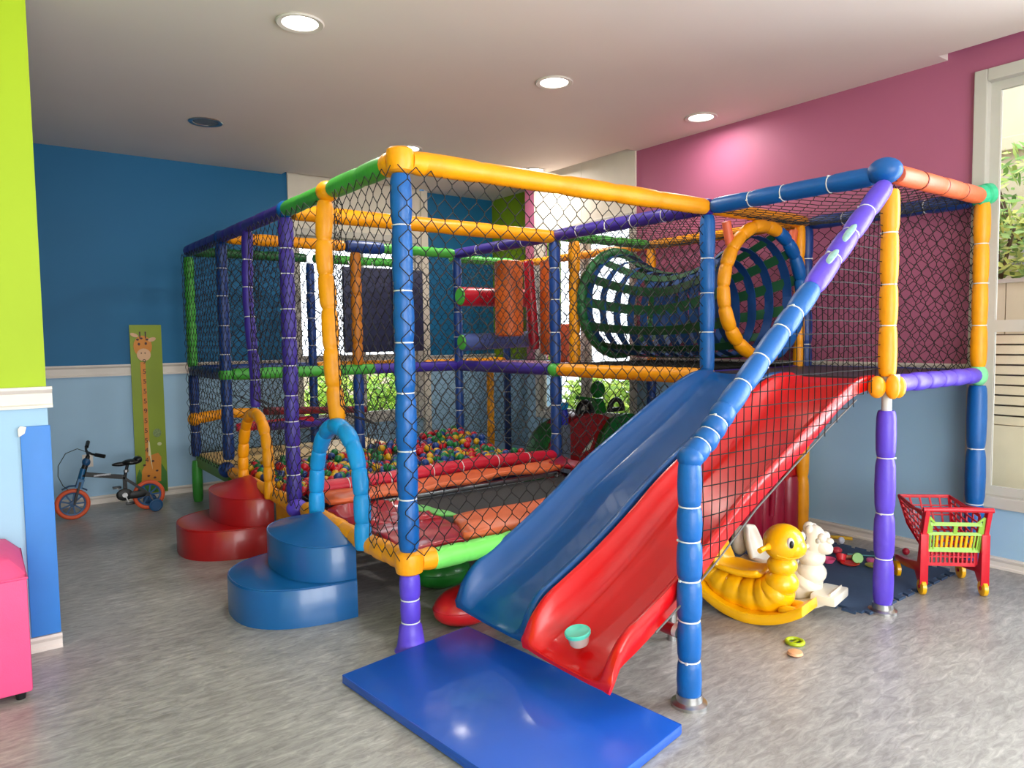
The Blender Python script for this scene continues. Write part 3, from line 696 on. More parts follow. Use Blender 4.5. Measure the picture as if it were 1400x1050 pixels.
# ---------------------------------------------------------------- ball pit
BC = {'red': (196, 24, 40), 'yellow': (212, 166, 22), 'green': (24, 120, 62), 'blue': (28, 66, 140)}
ballm = {}
for k, c in BC.items():
    b = MB(); me = None
    bm = bmesh.new(); bmesh.ops.create_icosphere(bm, subdivisions=2, radius=.031); me = bpy.data.meshes.new('ball_'+k); bm.to_mesh(me); bm.free()
    me.polygons.foreach_set('use_smooth', [True]*len(me.polygons)); me.materials.append(mat('ball_'+k, c, .32, var=.08)); ballm[k] = me
def heap(x, y):
    return .43+.065*max(0, (x-2.4))*max(0, (y-4.5))+.012*sin(x*7+y*5)+(.035 if y > 5.2 and x > 2.6 else 0)
P_ = []; r = .031; row = 0; y = 4.38
rr = random.Random(3)
while y < 5.66:
    x = 1.60+(row % 2)*r
    while x < 3.52:
        P_.append((x+rr.uniform(-.008, .008), y+rr.uniform(-.008, .008))); x += 2*r+.002
    y += r*1.78; row += 1
pts3 = []
for (x, y) in P_:
    pts3.append((x, y, heap(x, y)+rr.uniform(-.012, .02)))
for _ in range(46):
    x, y = rr.uniform(1.7, 3.45), rr.uniform(4.45, 5.6); pts3.append((x, y, heap(x, y)+.05))
cols = list(BC)
def vis(p): return sqrt(p[0]**2+p[1]**2)
def seen(p):   # nearest along sight: prefer where the camera looks over roll
    return vis(p)-p[2]*1.5
pts3.sort(key=seen)
stuffb = {k: MB() for k in cols}
ico = ballm['red']
iv = [tuple(v.co) for v in ico.vertices]; jf = [tuple(p.vertices) for p in ico.polygons]
for i, p in enumerate(pts3):
    k = rr.choices(cols, (30, 20, 22, 28))[0]
    if i < 296:
        o = link(bpy.data.objects.new('pit_ball', ballm[k])); o.location = p; zx = ('left', 'middle', 'right')[min(2, int((p[0]-1.6)/.65))]; zy = ('front', 'centre', 'back')[min(2, int((p[1]-4.36)/.42))]
        hz = 'topmost layer' if p[2] > heap(p[0], p[1])+.035 else 'main layer'
        tag(o, 'small %s plastic ball in the %s %s of the ball pit, %s' % (k, zy, zx, hz), 'ball', 'balls in the ball pit')
    else: stuffb[k].add([(a+p[0], b+p[1], c+p[2]) for a, b, c in iv], jf)
rest = MB(); me_ = None
for k in cols:
    o = obj('pit_balls', stuffb[k], MATS['ball_'+k]); tag(o, 'mass of %s plastic balls filling the far part of the ball pit' % k, 'balls', kind='stuff')
pit = MB().box((1.58, 4.36, .30), (3.55, 5.68, .395))
obj('pit_base', pit, mat('navy_vinyl', (30, 38, 80), .5), pf, smooth=False)
# ---------------------------------------------------------------- crawl tunnel
tn = thing('crawl_tunnel', 'hanging crawl tunnel woven from dark green and blue straps with padded rings', 'crawl tunnel', (4.14, Y1, 1.66))
TC = (4.135, 1.675); TR = .425
def ring(yy, cx, cz, R0, a0, a1, m, lb, Rt=.042, seg=.13):
    pts = [(cx+R0*cos(a0+(a1-a0)*i/40), yy, cz+R0*sin(a0+(a1-a0)*i/40)) for i in range(41)]
    sleeve('mouth_ring', pts, m, tn, R=Rt, seg=seg, ties=False, label=lb)
ring(Y1-.02, *TC, TR, radians(70), radians(285), YEL, 'yellow half of the near mouth ring')
ring(Y1-.02, *TC, TR, radians(-75), radians(70), BLU, 'blue half of the near mouth ring')
ring(YM-.1, 4.17, 1.66, TR-.02, 0, 2*pi, DGN, 'green far mouth ring', .040)
for s, x in ((1, 3.80), (-1, 4.46)):
    obj('ring_strap', MB().tube([(x, Y1, 1.90+.06), (x-.04*s, Y1, 2.10)], .028, 10), COR, tn, label='coral foam strap holding the ring')
NS, NR = 13, 11
def tpt(a, t):
    y = Y1+t*(YM-.1-Y1); s = sin(pi*t)
    rr_ = TR-.02-.125*s; cz = 1.672-.095*s; cx = 4.135+.035*t
    q = rr_*(1+.10*s*(2.2 if sin(a) < 0 else -.2)*abs(sin(a)))
    return Vector((cx+q*cos(a), y, cz+q*sin(a)))
def strap(pts, ctr, w, th, mb):
    n = len(pts); vs = []
    for i, p in enumerate(pts):
        t = (pts[min(i+1, n-1)]-pts[max(i-1, 0)]).normalized(); out = (p-ctr(i)); out.y = 0; out.normalize(); sd = t.cross(out).normalized()
        vs += [p+sd*w/2, p-sd*w/2, p-sd*w/2+out*th, p+sd*w/2+out*th]
    fs = []
    for i in range(n-1):
        a = i*4; b = a+4
        for j in range(4): fs.append((a+j, a+(j+1) % 4, b+(j+1) % 4, b+j))
    mb.add(vs, fs)
GST = mat('dark_green_webbing', (16, 78, 44), .6, bump=.3, bscale=300); BST = mat('blue_webbing', (12, 66, 130), .6, bump=.3, bscale=300)
for k in range(NS):
    a = 2*pi*(k+.5)/NS; mb = MB(); ps = [tpt(a, i/14) for i in range(15)]
    strap(ps, lambda i: Vector((4.135+.035*i/14, 0, 1.6)), .07, .003, mb); obj('long_strap', mb, GST, tn, ang=60)
for k in range(NR):
    t = (k+.5)/NR; mb = MB(); ps = [tpt(2*pi*i/28, t)+Vector((.0, 0, 0)) for i in range(29)]
    c0 = Vector((4.135+.035*t, 0, 1.6)); ps = [p+(Vector((p.x, 0, p.z))-c0).normalized()*-.004 for p in ps]
    strap(ps, lambda i: c0, .07, .003, mb); obj('hoop_strap', mb, BST, tn, ang=60)

# ---------------------------------------------------------------- obstacles at the far end of the upper level
def roller(name, pts, m, R, label, cat='foam roller', capm=None):
    t = thing(name, label, cat, pts[0])
    obj('roller_cover', MB().tube(pts, R, 20), m, t, ang=50, bevel=0)
    a, b = Vector(pts[0]), Vector(pts[-1]); d = (b-a).normalized()
    for e, sg in ((a, -1), (b, 1)):
        obj('end_disc', MB().lathe([(0, 0), (R*.92, 0), (R*.8, .012*sg), (0, .012*sg)], e, 18, d), capm or m, t)
    return t
OV = mat('orange_vinyl', (206, 96, 30), .45, bump=.2, bscale=12); RV = mat('crimson_roll_vinyl', (176, 14, 40), .35, bump=.1, coat=.2); NV = mat('slate_blue_vinyl', (70, 90, 150), .45, bump=.5, bscale=18)
roller('hanging_roller', [(3.80, 5.2, 1.42), (3.80, 5.2, 2.06)], OV, .125, 'fat orange vertical roller hanging behind the netting')
roller('hanging_roller', [(4.22, 5.15, 1.25), (4.22, 5.15, 2.08)], OV, .085, 'slimmer orange vertical roller next to the dark blue post')
roller('hanging_roller', [(4.12, 5.25, 1.3), (4.06, 5.25, 2.08)], RV, .05, 'thin crimson vertical roller between the orange ones')
roller('cross_roller', [(3.45, 5.45, 1.765), (4.2, 5.45, 1.765)], RV, .085, 'short crimson horizontal roller in the upper level', capm=GRN)
roller('cross_roller', [(3.46, 5.45, 1.36), (4.2, 5.45, 1.38)], NV, .075, 'slate blue horizontal roller on the upper deck', capm=GRN)
roller('corner_bolster', [(4.30, 5.0, 1.18), (4.30, 5.0, 1.50)], COR, .09, 'bright orange bolster standing beside the blue roller')
t = thing('hanging_curtain', 'dark navy padded curtain hanging at the back of the upper level', 'padded panel', (3.3, 6.62, 1.27))
NVY = mat('navy_panel_vinyl', (20, 28, 66), .5, bump=.4, bscale=6)
obj('panel_pad', B(((2.86, 6.60, 1.27), (3.73, 6.65, 2.10))), NVY, t, smooth=True, bevel=.02)
obj('hem', MB().tube([(3.38, 6.595, 1.28), (3.38, 6.59, 1.6), (3.38, 6.592, 2.09)], .012, 8), NVY, t)
hg = MB()
for x in (2.95, 3.2, 3.45, 3.65): hg.tube([(x, 6.63, 2.08), (x, 6.68, 2.16)], .006, 6)
obj('hanging_loops', hg, TIE, t)

# ---------------------------------------------------------------- ride-on toy behind the netting
CRT = mat('dark_red_plastic', (158, 20, 26), .35, var=.06); GRT = mat('dark_green_plastic', (20, 104, 42), .35, var=.06)
t = thing('ride_on_toy', 'red and green moulded ride-on toy with black handles behind the slide', 'ride-on toy', (4.25, 4.75, 0))
def hump(x0, x1, y0, y1, z1, name, m, lb=None, pw=.5):
    poly = [(x0, 0)]+[(x0+(x1-x0)*(.5-.5*cos(pi*i/16)), z1*(sin(pi*i/16)**pw)) for i in range(1, 16)]+[(x1, 0)]
    o = obj(name, MB().prism(poly, y0, y1, lambda u, v, w: (u, w, v)), m, t, bevel=.012)
    if lb: o['label'] = lb
hump(3.78, 5.0-.3, 4.62, 4.9, .73, 'toy_body', CRT)
hump(3.74, 4.70, 4.70, 4.95, .70, 'toy_side', GRT, 'green far shell', .45)
poly = [(4.18, .0), (4.22, .30), (4.32, .54), (4.44, .67), (4.60, .71), (4.72, .70), (4.73, 0)]
obj('toy_fender', MB().prism(poly, 4.56, 4.62, lambda u, v, w: (u, w, v)), GRT, t, bevel=.01, label='green curved fender')
for x in (4.24, 4.62):
    mb = MB().tube([(x+.085*cos(a), 4.70, .72+.105*sin(a)) for a in [pi*i/12 for i in range(13)]], .024, 8).tube([(x-.09, 4.70, .735), (x+.09, 4.70, .735)], .022, 8)
    obj('handle', mb, BLK, t)
mb = MB().lathe([(0, -.03), (.065, -.03), (.078, -.01), (.078, .01), (.065, .03), (0, .03)], (4.47, 4.78, .92), 22, (0, 1, 0)); mb.prism([(4.40, .70), (4.56, .70), (4.51, .84), (4.43, .84)], 4.75, 4.81, lambda u, v, w: (u, w, v)).bar((4.42, 4.78, .83), (4.22, 4.78, .86), .04, .03)
obj('backrest', mb, mat('green_plastic', (18, 124, 36), .35), t, label='green backrest with a round top and side arm')
obj('decal', MB().add([(4.13, 4.615, .40), (4.22, 4.615, .42), (4.27, 4.615, .52), (4.19, 4.615, .46)], [(0, 1, 2, 3)]), mat('pale_sticker', (200, 205, 190), .4), t)
t = thing('toy_bottle', 'blue plastic toy bottle standing on the deck corner behind the netting', 'toy', (3.9, 4.55, .62))
obj('bottle_body', MB().lathe([(0, 0), (.035, 0), (.04, .02), (.04, .10), (.028, .13), (0, .13)], (3.93, 4.62, .66), 16), mat('deep_blue_plastic', (40, 50, 190), .35), t)
obj('bottle_cap', MB().lathe([(0, 0), (.03, 0), (.045, .05), (.04, .055), (0, .05)], (3.93, 4.62, .79), 16), SKY, t, label='light blue flared cap')
obj('bottle_stand', B(((3.89, 4.58, 0), (3.97, 4.66, .66))), mat('grey_blue_plastic', (110, 120, 140), .5), t, bevel=.005)

# ---------------------------------------------------------------- crimson play barrel under the deck
t = thing('play_arch', 'crimson moulded plastic play arch with a green inset under the deck', 'toy playhouse', (4.33, 3.15, 0))
CRB = mat('crimson_plastic', (150, 6, 44), .36, var=.05, coat=.2); RDB = mat('red_arch_plastic', (178, 24, 26), .36, var=.05)
mb = MB()
for i in range(5):
    x = 4.02+.125*i; mb.lathe([(0, 0), (.075, 0), (.08, .03), (.078, .36), (.07, .40), (0, .40)], (x, 3.08-.03*((i-2)**2)*.3, 0), 16)
mb.box((3.97, 3.07, 0), (4.57, 3.45, .40)); obj('fluted_base', mb, CRB, t, ang=50)
for i, R0 in enumerate((.27, .19)):
    obj('arch_tube', MB().tube([(4.30+R0*cos(pi*j/16), 3.06-.03*i, .38+R0*1.05*sin(pi*j/16)) for j in range(17)], .052-.01*i, 12), RDB, t)
obj('inset_panel', MB().prism([(4.13, .40), (4.45, .40), (4.42, .55), (4.30, .62), (4.17, .55)], 3.09, 3.13, lambda u, v, w: (u, w, v)), mat('green_inset', (10, 110, 60), .4), t)
obj('flute_rib', MB().tube([(4.27, 3.0, .16), (4.27, 2.985, .39)], .022, 10), CRB, t)
t.location = Vector(t.location)+Vector((.025, -.13, 0))

# ---------------------------------------------------------------- half-hidden domes behind the front post
def egg(x, y, rx, ry, rz, m, label):
    t = thing('egg_stool', label, 'egg-shaped stool', (x, y, 0)); mb = MB(); n = 28; vs = []; fs = []; K = 18
    for i in range(1, K):
        a = pi*i/K; z = -cos(a); w = sin(a)**.92*(1+.12*(-z))
        for j in range(n): vs.append((x+rx*w*cos(2*pi*j/n), y+ry*w*sin(2*pi*j/n), max(0.0, rz*(1+z)-.006)))
    for i in range(K-2):
        for j in range(n): fs.append((i*n+j, i*n+(j+1) % n, (i+1)*n+(j+1) % n, (i+1)*n+j))
    vs += [(x, y, 0), (x, y, 2*rz-.006)]; T = len(vs)-2
    for j in range(n): fs.append((T, (j+1) % n, j)); fs.append((T+1, (K-2)*n+j, (K-2)*n+(j+1) % n))
    obj('shell', mb.add(vs, fs), m, t); obj('mould_seam', MB().tube([(x+rx*1.003*cos(2*pi*j/36), y+ry*1.003*sin(2*pi*j/36), rz-.006) for j in range(36)], .0022, 5, closed=True), m, t)
egg(1.875, 2.97, .165, .13, .092, mat('red_dome_plastic', (206, 30, 36), .35, coat=.2), 'red egg-shaped plastic stool on the floor behind the end of the blue slide')
egg(2.06, 3.50, .17, .14, .10, mat('green_dome_plastic', (30, 128, 40), .35, coat=.2), 'dark green egg-shaped plastic stool on the floor below the light green rail')

# ---------------------------------------------------------------- tub on the slide
t = thing('plastic_tub', 'small clear tub with a turquoise lid resting on the red slide', 'tub', (1.80, 2.02, .19))
TX, TY, TZ = 1.80, 2.035, .222
obj('tub_body', MB().lathe([(0, 0), (.034, 0), (.038, .006), (.045, .045), (.043, .045), (.036, .008), (0, .005)], (TX, TY, TZ), 24, (-.2, 0, 1)), mat('cloudy_plastic', (200, 190, 184), .25, var=.1), t)
obj('tub_filling', MB().lathe([(0, .006), (.036, .009), (.040, .028), (0, .030)], (TX, TY, TZ), 24, (-.2, 0, 1)), mat('brown_filling', (150, 84, 66), .6, var=.4, nscale=60), t)
obj('tub_lid', MB().lathe([(.044, .040), (.050, .041), (.051, .052), (.047, .056), (.040, .053), (0, .052)], (TX, TY, TZ), 26, (-.2, 0, 1)), mat('turquoise_plastic', (84, 206, 186), .35), t)

# ---------------------------------------------------------------- rocking toys
def rocker(name, label, loc, rz, sc, m, kind):
    t = thing(name, label, 'rocking toy', loc, rz); t.scale = (sc, sc, sc)
    ob = lambda n, mb, mm, **k: obj(n, mb, mm, t, world=False, **k)
    # skid: curved base slab
    R0 = .46; n = 22; vs = []; fs = []
    for i in range(n+1):
        a = radians(-37+74*i/n); x = R0*sin(a); z = R0*(1-cos(a))
        w = .112-.02*abs(i/n-.5)*2
        hgt = .05
        for yy, zz in ((-w, z), (-w-.004, z+.018), (-w+.004, z+hgt), (w-.004, z+hgt), (w+.004, z+.018), (w, z)):
            vs.append((x*(1 if zz == z else .985), yy, zz))
    for i in range(n):
        for j in range(6): fs.append((i*6+j, i*6+(j+1) % 6, (i+1)*6+(j+1) % 6, (i+1)*6+j))
    fs += [tuple(range(6)), tuple(n*6+5-j for j in range(6))]
    ob('rocker_base', MB().add(vs, fs), m, ang=30, bevel=.006)
    # ribbed body
    body = MB(); k = 40
    P, Rr = [], []
    path = [(-.265, .215), (-.225, .165), (-.15, .125), (-.06, .11), (.03, .115), (.10, .14), (.135, .19)]
    rad = [.035, .062, .078, .082, .088, .094, .085]
    def ip(L_, t_):
        q = t_*(len(L_)-1); i = min(int(q), len(L_)-2); f = q-i; f = f*f*(3-2*f) if not isinstance(L_[0], tuple) else f
        if isinstance(L_[0], tuple): return tuple(L_[i][c]*(1-f)+L_[i+1][c]*f for c in (0, 1))
        return L_[i]*(1-f)+L_[i+1]*f
    for i in range(k+1):
        s = i/k; x, z = ip(path, s); rib = 1-.10*abs(cos(pi*s*6))**6
        P.append((x, 0, z)); Rr.append(ip(rad, s)*rib)
    body.tube(P, Rr, 18)
    body.ell((.135, 0, .205), (.082, .082, .066)); body.ell((.138, 0, .290), (.072, .072, .055))
    ob('body', body, m, ang=50)
    # seat: pan and scooped back
    seat = MB(); vs = []; fs = []; nu, nv = 14, 10
    sp = [(-.250, .410), (-.244, .36), (-.222, .29), (-.205, .245), (-.175, .215), (-.12, .20), (-.05, .193), (.02, .20), (.06, .215)]
    for i, (x, z) in enumerate(sp):
        hw = (.058, .088, .102)[i] if i < 3 else .108-.006*max(0, i-5)
        for j in range(nv+1):
            v = -1+2*j/nv; lift = .035*abs(v)**2.5
            if i < 4: vs.append((x+lift*1.2, v*hw, z-.0))
            else: vs.append((x, v*hw, z+lift))
    for i in range(len(sp)-1):
        for j in range(nv): a = i*(nv+1)+j; fs.append((a, a+1, a+nv+2, a+nv+1))
    seat.add(vs, fs); so = ob('seat', seat, m, ang=60)
    md = so.modifiers.new('t', 'SOLIDIFY'); md.thickness = .03; md.offset = 1 if False else -1
    sd = so.modifiers.new('s', 'SUBSURF'); sd.levels = 1; sd.render_levels = 1
    if kind == 'duck':
        hd = MB().ell((.145, 0, .400), (.096, .100, .090), 24, 16); hd.ell((.175, 0, .385), (.078, .07, .06), 18, 12)
        ob('head', hd, m)
        for s in (-1, 1):
            ob('handle', MB().tube([(.11, s*.085, .395), (.105, s*.115, .392), (.10, s*.165, .388)], [.020, .012, .013], 12), m)
            e = MB().ell((.205, s*.068, .422), (.018, .016, .026), 14, 10); ob('eye', e, mat('eye_white', (235, 235, 235), .3))
            ob('pupil', MB().ell((.214, s*.075, .419), (.011, .011, .019), 12, 8), BLK)
        ob('smile', MB().tube([(.235, .035, .352), (.20, .066, .346), (.15, .088, .358)][::1], .003, 6).tube([(.235, -.035, .352), (.20, -.066, .346), (.15, -.088, .358)], .003, 6), m)
        ob('feet', MB().ell((.20, .05, .085), (.06, .03, .03)).ell((.20, -.05, .085), (.06, .03, .03)), m)
    else:
        hd = MB().ell((.15, 0, .385), (.065, .055, .085), 20, 12); hd.ell((.195, 0, .360), (.058, .044, .040), 18, 12, Matrix.Rotation(radians(25), 3, 'Y')).ell((.232, 0, .392), (.022, .02, .018), 12, 8)
        for i in range(6): hd.ell((.085+.012*abs(i-2), 0, .24+.042*i), (.03, .035, .032), 12, 8)
        for s in (-1, 1):
            hd.ell((.135, s*.03, .445), (.022, .022, .026), 10, 8).ell((.20, s*.028, .41), (.026, .024, .026), 10, 8)
            ob('handle', MB().tube([(.13, s*.05, .36), (.125, s*.13, .358)], .013, 10), m)
            ob('eye', MB().ell((.185, s*.048, .395), (.012, .008, .014), 10, 8), mat('pale_eye', (190, 186, 176), .3))
        ob('head', hd, m)
        ob('tail', MB().ell((-.27, .0, .31), (.045, .075, .085), 14, 10), m)
        ob('footrest', MB().box((.17, -.115, .075), (.30, .115, .125)), m, bevel=.012)
    return t
rocker('duck_rocker', 'yellow plastic duck-shaped rocking toy with a smiling face', (3.03, 2.115, .0), radians(-80), 1.0, YPL, 'duck')
rocker('pony_rocker', 'cream white plastic rocking toy standing behind the yellow duck', (3.31, 2.12, .0), radians(-78), .93, WPL, 'pony')

# ---------------------------------------------------------------- puzzle mat of navy foam tiles
pm = thing('puzzle_mat', 'navy foam puzzle mat under the raised deck', 'foam mat', (3.98, 2.35, 0))
PMM = mat('navy_eva_foam', (56, 78, 110), .75, bump=.25, bscale=120)
TS = .50
for i in range(2):
    for j in range(3):
        x0, y0 = 3.47+i*TS, 1.80+j*TS; x1, y1 = x0+TS, y0+TS; poly = []
        def side(ax, ay, bx, by, nx, ny, out):
            for k in range(5):
                t0, t1 = (k+.28)/5, (k+.72)/5; h = .035*out if k % 1 == 0 else 0
                for tt, hh in ((t0, 0), (t0-.03, h), (t1+.03, h), (t1, 0)): poly.append((ax+(bx-ax)*tt+nx*hh, ay+(by-ay)*tt+ny*hh))
        poly.append((x0, y0)); side(x0, y0, x1, y0, 0, -1, 1 if j == 0 else -1)
        poly.append((x1, y0)); side(x1, y0, x1, y1, 1, 0, 1)
        poly.append((x1, y1)); side(x1, y1, x0, y1, 0, 1, 1)
        poly.append((x0, y1)); side(x0, y1, x0, y0, -1, 0, 1 if i == 0 else -1)
        o = obj('tile', MB().prism(poly, 0.0, .012, lambda u, v, w: (u, v, w)), PMM, pm, smooth=False)
# small black strips drawn as the dark gaps between tabs along the near edge
ip_ = MB()
for k in range(10):
    x = 3.52+k*.1; ip_.box((x, 1.776, .0005), (x+.045, 1.795, .004))
obj('edge_gap', ip_, BLK, pm, smooth=False)

# ---------------------------------------------------------------- small toys
def toy(name, mb, rgb, label, cat='toy', bevel=0, extra=None):
    o = obj(name, mb, mat('toy_%d_%d_%d' % rgb, rgb, .35, var=.05), None, bevel=bevel); tag(o, label, cat); 
    return o
zt = .013
toy('toy_ball', MB().ell((4.40, 2.52, zt+.032), .032), (190, 40, 60), 'crimson toy ball at the far side of the puzzle mat', 'ball')
toy('toy_shell', MB().ell((4.50, 2.48, zt+.022), (.022, .02, .024)), (225, 225, 240), 'small white rounded toy on the mat near the baseboard')
toy('toy_bowl', MB().lathe([(.0, .003), (.03, .003), (.045, .028), (.042, .028), (.028, .007), (0, .007)], (4.06, 2.32, zt), 20), (238, 90, 140), 'pink toy bowl on the navy mat beside the white rocker')
toy('toy_plate', MB().lathe([(0, 0), (.04, 0), (.055, .010), (.052, .013), (.038, .006), (0, .006)], (4.13, 2.22, zt), 22), (206, 50, 40), 'red toy plate in front of the green lime')
toy('toy_cup', MB().lathe([(0, 0), (.022, 0), (.032, .036), (.029, .036), (.02, .004), (0, .004)], (4.12, 2.27, zt+.012), 18, (.5, .3, .8)), (220, 44, 56), 'tipped red toy cup behind the red plate')
toy('toy_tomato', MB().ell((4.27, 2.38, zt+.022), (.034, .03, .022)), (214, 60, 76), 'rose red toy fruit at the back of the toy pile')
toy('toy_lime', MB().lathe([(0, 0), (.03, 0), (.033, .006), (.033, .014), (.03, .02), (0, .02)], (4.185, 2.205, zt+.032), 20, (-.7, -.6, .25)), (122, 190, 70), 'upright green toy lime slice on the mat')
toy('toy_saucer', MB().lathe([(0, 0), (.036, 0), (.05, .008), (.047, .011), (.034, .005), (0, .005)], (4.20, 2.11, zt), 22), (150, 146, 50), 'olive toy saucer beside the violet post', )
toy('toy_spoon', MB().tube([(4.27, 2.31, zt+.012), (4.33, 2.24, zt+.012), (4.37, 2.19, zt+.012)], [.016, .006, .005], 8, flat=.5), (110, 190, 190), 'teal toy spoon lying at the back of the toys')
toy('toy_sausage', MB().tube([(4.20, 2.30, zt+.014), (4.235, 2.25, zt+.016), (4.25, 2.21, zt+.014)], [.010, .014, .010], 10), (224, 140, 110), 'salmon toy sausage between the pink bowl and lime')
toy('toy_macaron', MB().lathe([(0, 0), (.02, .0), (.026, .006), (.024, .011), (.026, .016), (.02, .023), (0, .024)], (4.27, 2.165, zt), 18), (226, 100, 160), 'small pink toy macaron right of the lime')
toy('toy_bun', MB().ell((4.30, 2.10, zt+.018), (.026, .024, .018)), (226, 214, 180), 'cream toy bun half behind the violet post')
toy('toy_ball', MB().ell((4.62, 2.12, .022), .022), (170, 20, 50), 'dark red toy ball on the floor left of the cart', 'ball')
toy('toy_ring', MB().tube([(2.90+.036*cos(2*pi*i/20), 1.81+.036*sin(2*pi*i/20), .008) for i in range(20)], .009, 8, closed=True).box((2.872, 1.806, .003), (2.928, 1.815, .009)), (170, 190, 30), 'flat lime green toy ring on the floor before the duck')
toy('toy_disc', MB().lathe([(0, 0), (.024, 0), (.034, .008), (.030, .018), (.015, .022), (0, .023)], (2.79, 1.74, 0), 20), (226, 168, 124), 'peach coloured toy biscuit on the floor')
toy('toy_disc', MB().lathe([(0, 0), (.02, 0), (.026, .006), (.02, .014), (0, .016)], (2.32, 2.24, 0), 18), (206, 140, 96), 'tan toy disc under the red slide')
toy('toy_baton', MB().tube([(4.60, 2.63, .01), (4.68, 2.5, .01)], .012, 8), (214, 168, 30), 'yellow toy stick by the far baseboard')

# ---------------------------------------------------------------- shopping cart
ct = thing('toy_shopping_cart', 'red plastic toy shopping cart with a green seat panel and yellow wheels', 'toy cart', (4.19, 1.735, 0), radians(46)); ct.scale = (.97, .97, .97)
def cob(n, mb, m, **k): return obj(n, mb, m, ct, world=False, **k)
# local: +x forward (away from camera), +y left (towards image left)
hw = .148
def gridpanel(c00, c10, c11, c01, nu, nv, w, th, fr=.012, fill=None):
    """perforated panel as crossing bars"""
    mb = MB(); c00, c10, c11, c01 = map(Vector, (c00, c10, c11, c01)); nn = (c10-c00).cross(c01-c00).normalized()
    f = lambda u, v: (c00*(1-u)+c10*u)*(1-v)+(c01*(1-u)+c11*u)*v
    for i in range(nu+1): mb.bar(f(i/nu, 0), f(i/nu, 1), fr*1.6 if i in (0, nu) else w, th, nn)
    for j in range(nv+1): mb.bar(f(0, j/nv), f(1, j/nv), fr*1.6 if j in (0, nv) else w*.8, th*.96, nn)
    return mb
zt_ = .465
for s in (-1, 1):
    cob('side_panel', gridpanel((-.11, s*hw*.86, .22), (.15, s*hw*.82, .32), (.235, s*hw*.95, zt_), (-.11, s*hw, zt_-.03), 5, 5, .010, .006), RPL, smooth=False)
cob('front_panel', gridpanel((.15, -hw*.82, .32), (.15, hw*.82, .32), (.235, hw*.95, zt_), (.235, -hw*.95, zt_), 5, 3, .010, .006), RPL, smooth=False)
cob('basket_floor', gridpanel((-.11, -hw*.84, .22), (-.11, hw*.84, .22), (.15, hw*.82, .32), (.15, -hw*.82, .32), 7, 5, .010, .006), RPL, smooth=False)
cob('back_grille', gridpanel((-.125, -hw*.84, .165), (-.125, hw*.84, .165), (-.125, hw*.84, .25), (-.125, -hw*.84, .25), 11, 2, .009, .008), RPL, smooth=False)
cob('basket_rim', MB().tube([(-.13, hw, zt_-.01), (.06, hw*.98, zt_-.025), (.24, hw*.96, zt_), (.24, -hw*.96, zt_), (.06, -hw*.98, zt_-.02), (-.13, -hw, zt_+.01)], .010, 8), RPL)
for s in (-1, 1):
    prof = [(-.205, .475), (-.175, .49), (-.135, .40), (-.125, .30), (-.10, .17), (.06, .135), (.17, .125), (.215, .115), (.21, .085), (.06, .09), (-.07, .11), (-.105, .065), (-.15, .06), (-.165, .12), (-.168, .22), (-.165, .33)]
    cob('side_frame', MB().prism(prof, s*(hw-.002), s*(hw+.022), lambda u, v, w: (u, w, v)), RPL, bevel=.005)
    cob('leg_front', MB().prism([(-.168, .06), (-.168, .34), (-.155, .35), (-.155, .06)], s*(hw-.012), s*(hw+.030), lambda u, v, w: (u, w, v)), RPL, bevel=.003)
cob('push_handle', MB().tube([(-.19, hw+.03, .482), (-.195, 0, .486), (-.19, -hw-.03, .482)], .014, 12), RPL)
# green seat panel with yellow bars
gp_ = MB(); A, Bb, Cc, Dd = Vector((-.135, hw-.01, .24)), Vector((-.135, -hw+.01, .24)), Vector((-.178, -hw+.0, .44)), Vector((-.178, hw-.0, .44))
def gq(u, v): return (A*(1-u)+Bb*u)*(1-v)+(Dd*(1-u)+Cc*u)*v
def gbar(u0, v0, u1, v1, w): gp_.bar(gq(u0, v0), gq(u1, v1), w, .008, (-1, 0, .2))
gbar(0, .05, 1, .05, .026); gbar(0, .52, 1, .52, .018); gbar(.05, .80, .95, .80, .020); gbar(.02, 0, .02, 1, .014); gbar(.98, 0, .98, 1, .014); gbar(.5, .52, .5, .8, .02); gbar(.06, .55, .06, .8, .02); gbar(.94, .55, .94, .8, .02)
gbar(.02, 1.0, .12, .84, .012); gbar(.98, 1.0, .88, .84, .012)
for u in (.07, .13, .87, .93): gbar(u, .05, u, .52, .008)
cob('seat_panel', gp_, mat('lime_plastic', (150, 196, 70), .4), smooth=False, label='lime green folding seat panel')
yb = MB()
for k in range(8):
    u = .19+.62*k/7; yb.bar(gq(u, .13), gq(u, .47), .012, .010, (-1, 0, .2))
cob('seat_slats', yb, YPL, smooth=False, label='row of yellow slats')
for x, s in ((-.145, 1), (-.145, -1), (.155, 1), (.155, -1)):
    y = s*(hw+.03) if x > 0 else s*(hw+.01); rr0 = .042 if x < 0 else .046
    w = cob('wheel', MB().lathe([(.012, -.014), (rr0*.7, -.016), (rr0, -.010), (rr0, .010), (rr0*.7, .016), (.012, .014), (.012, -.014)], (x, y, rr0), 22, (0, 1, 0)), YPL)
    h_ = obj('hub', MB().lathe([(0, -.018), (.010, -.018), (.010, .018), (0, .018)], (x, y, rr0), 12, (0, 1, 0)), RPL, w, world=False); h_.location = (0, 0, 0); h_.location = Vector((0, 0, rr0-.010))

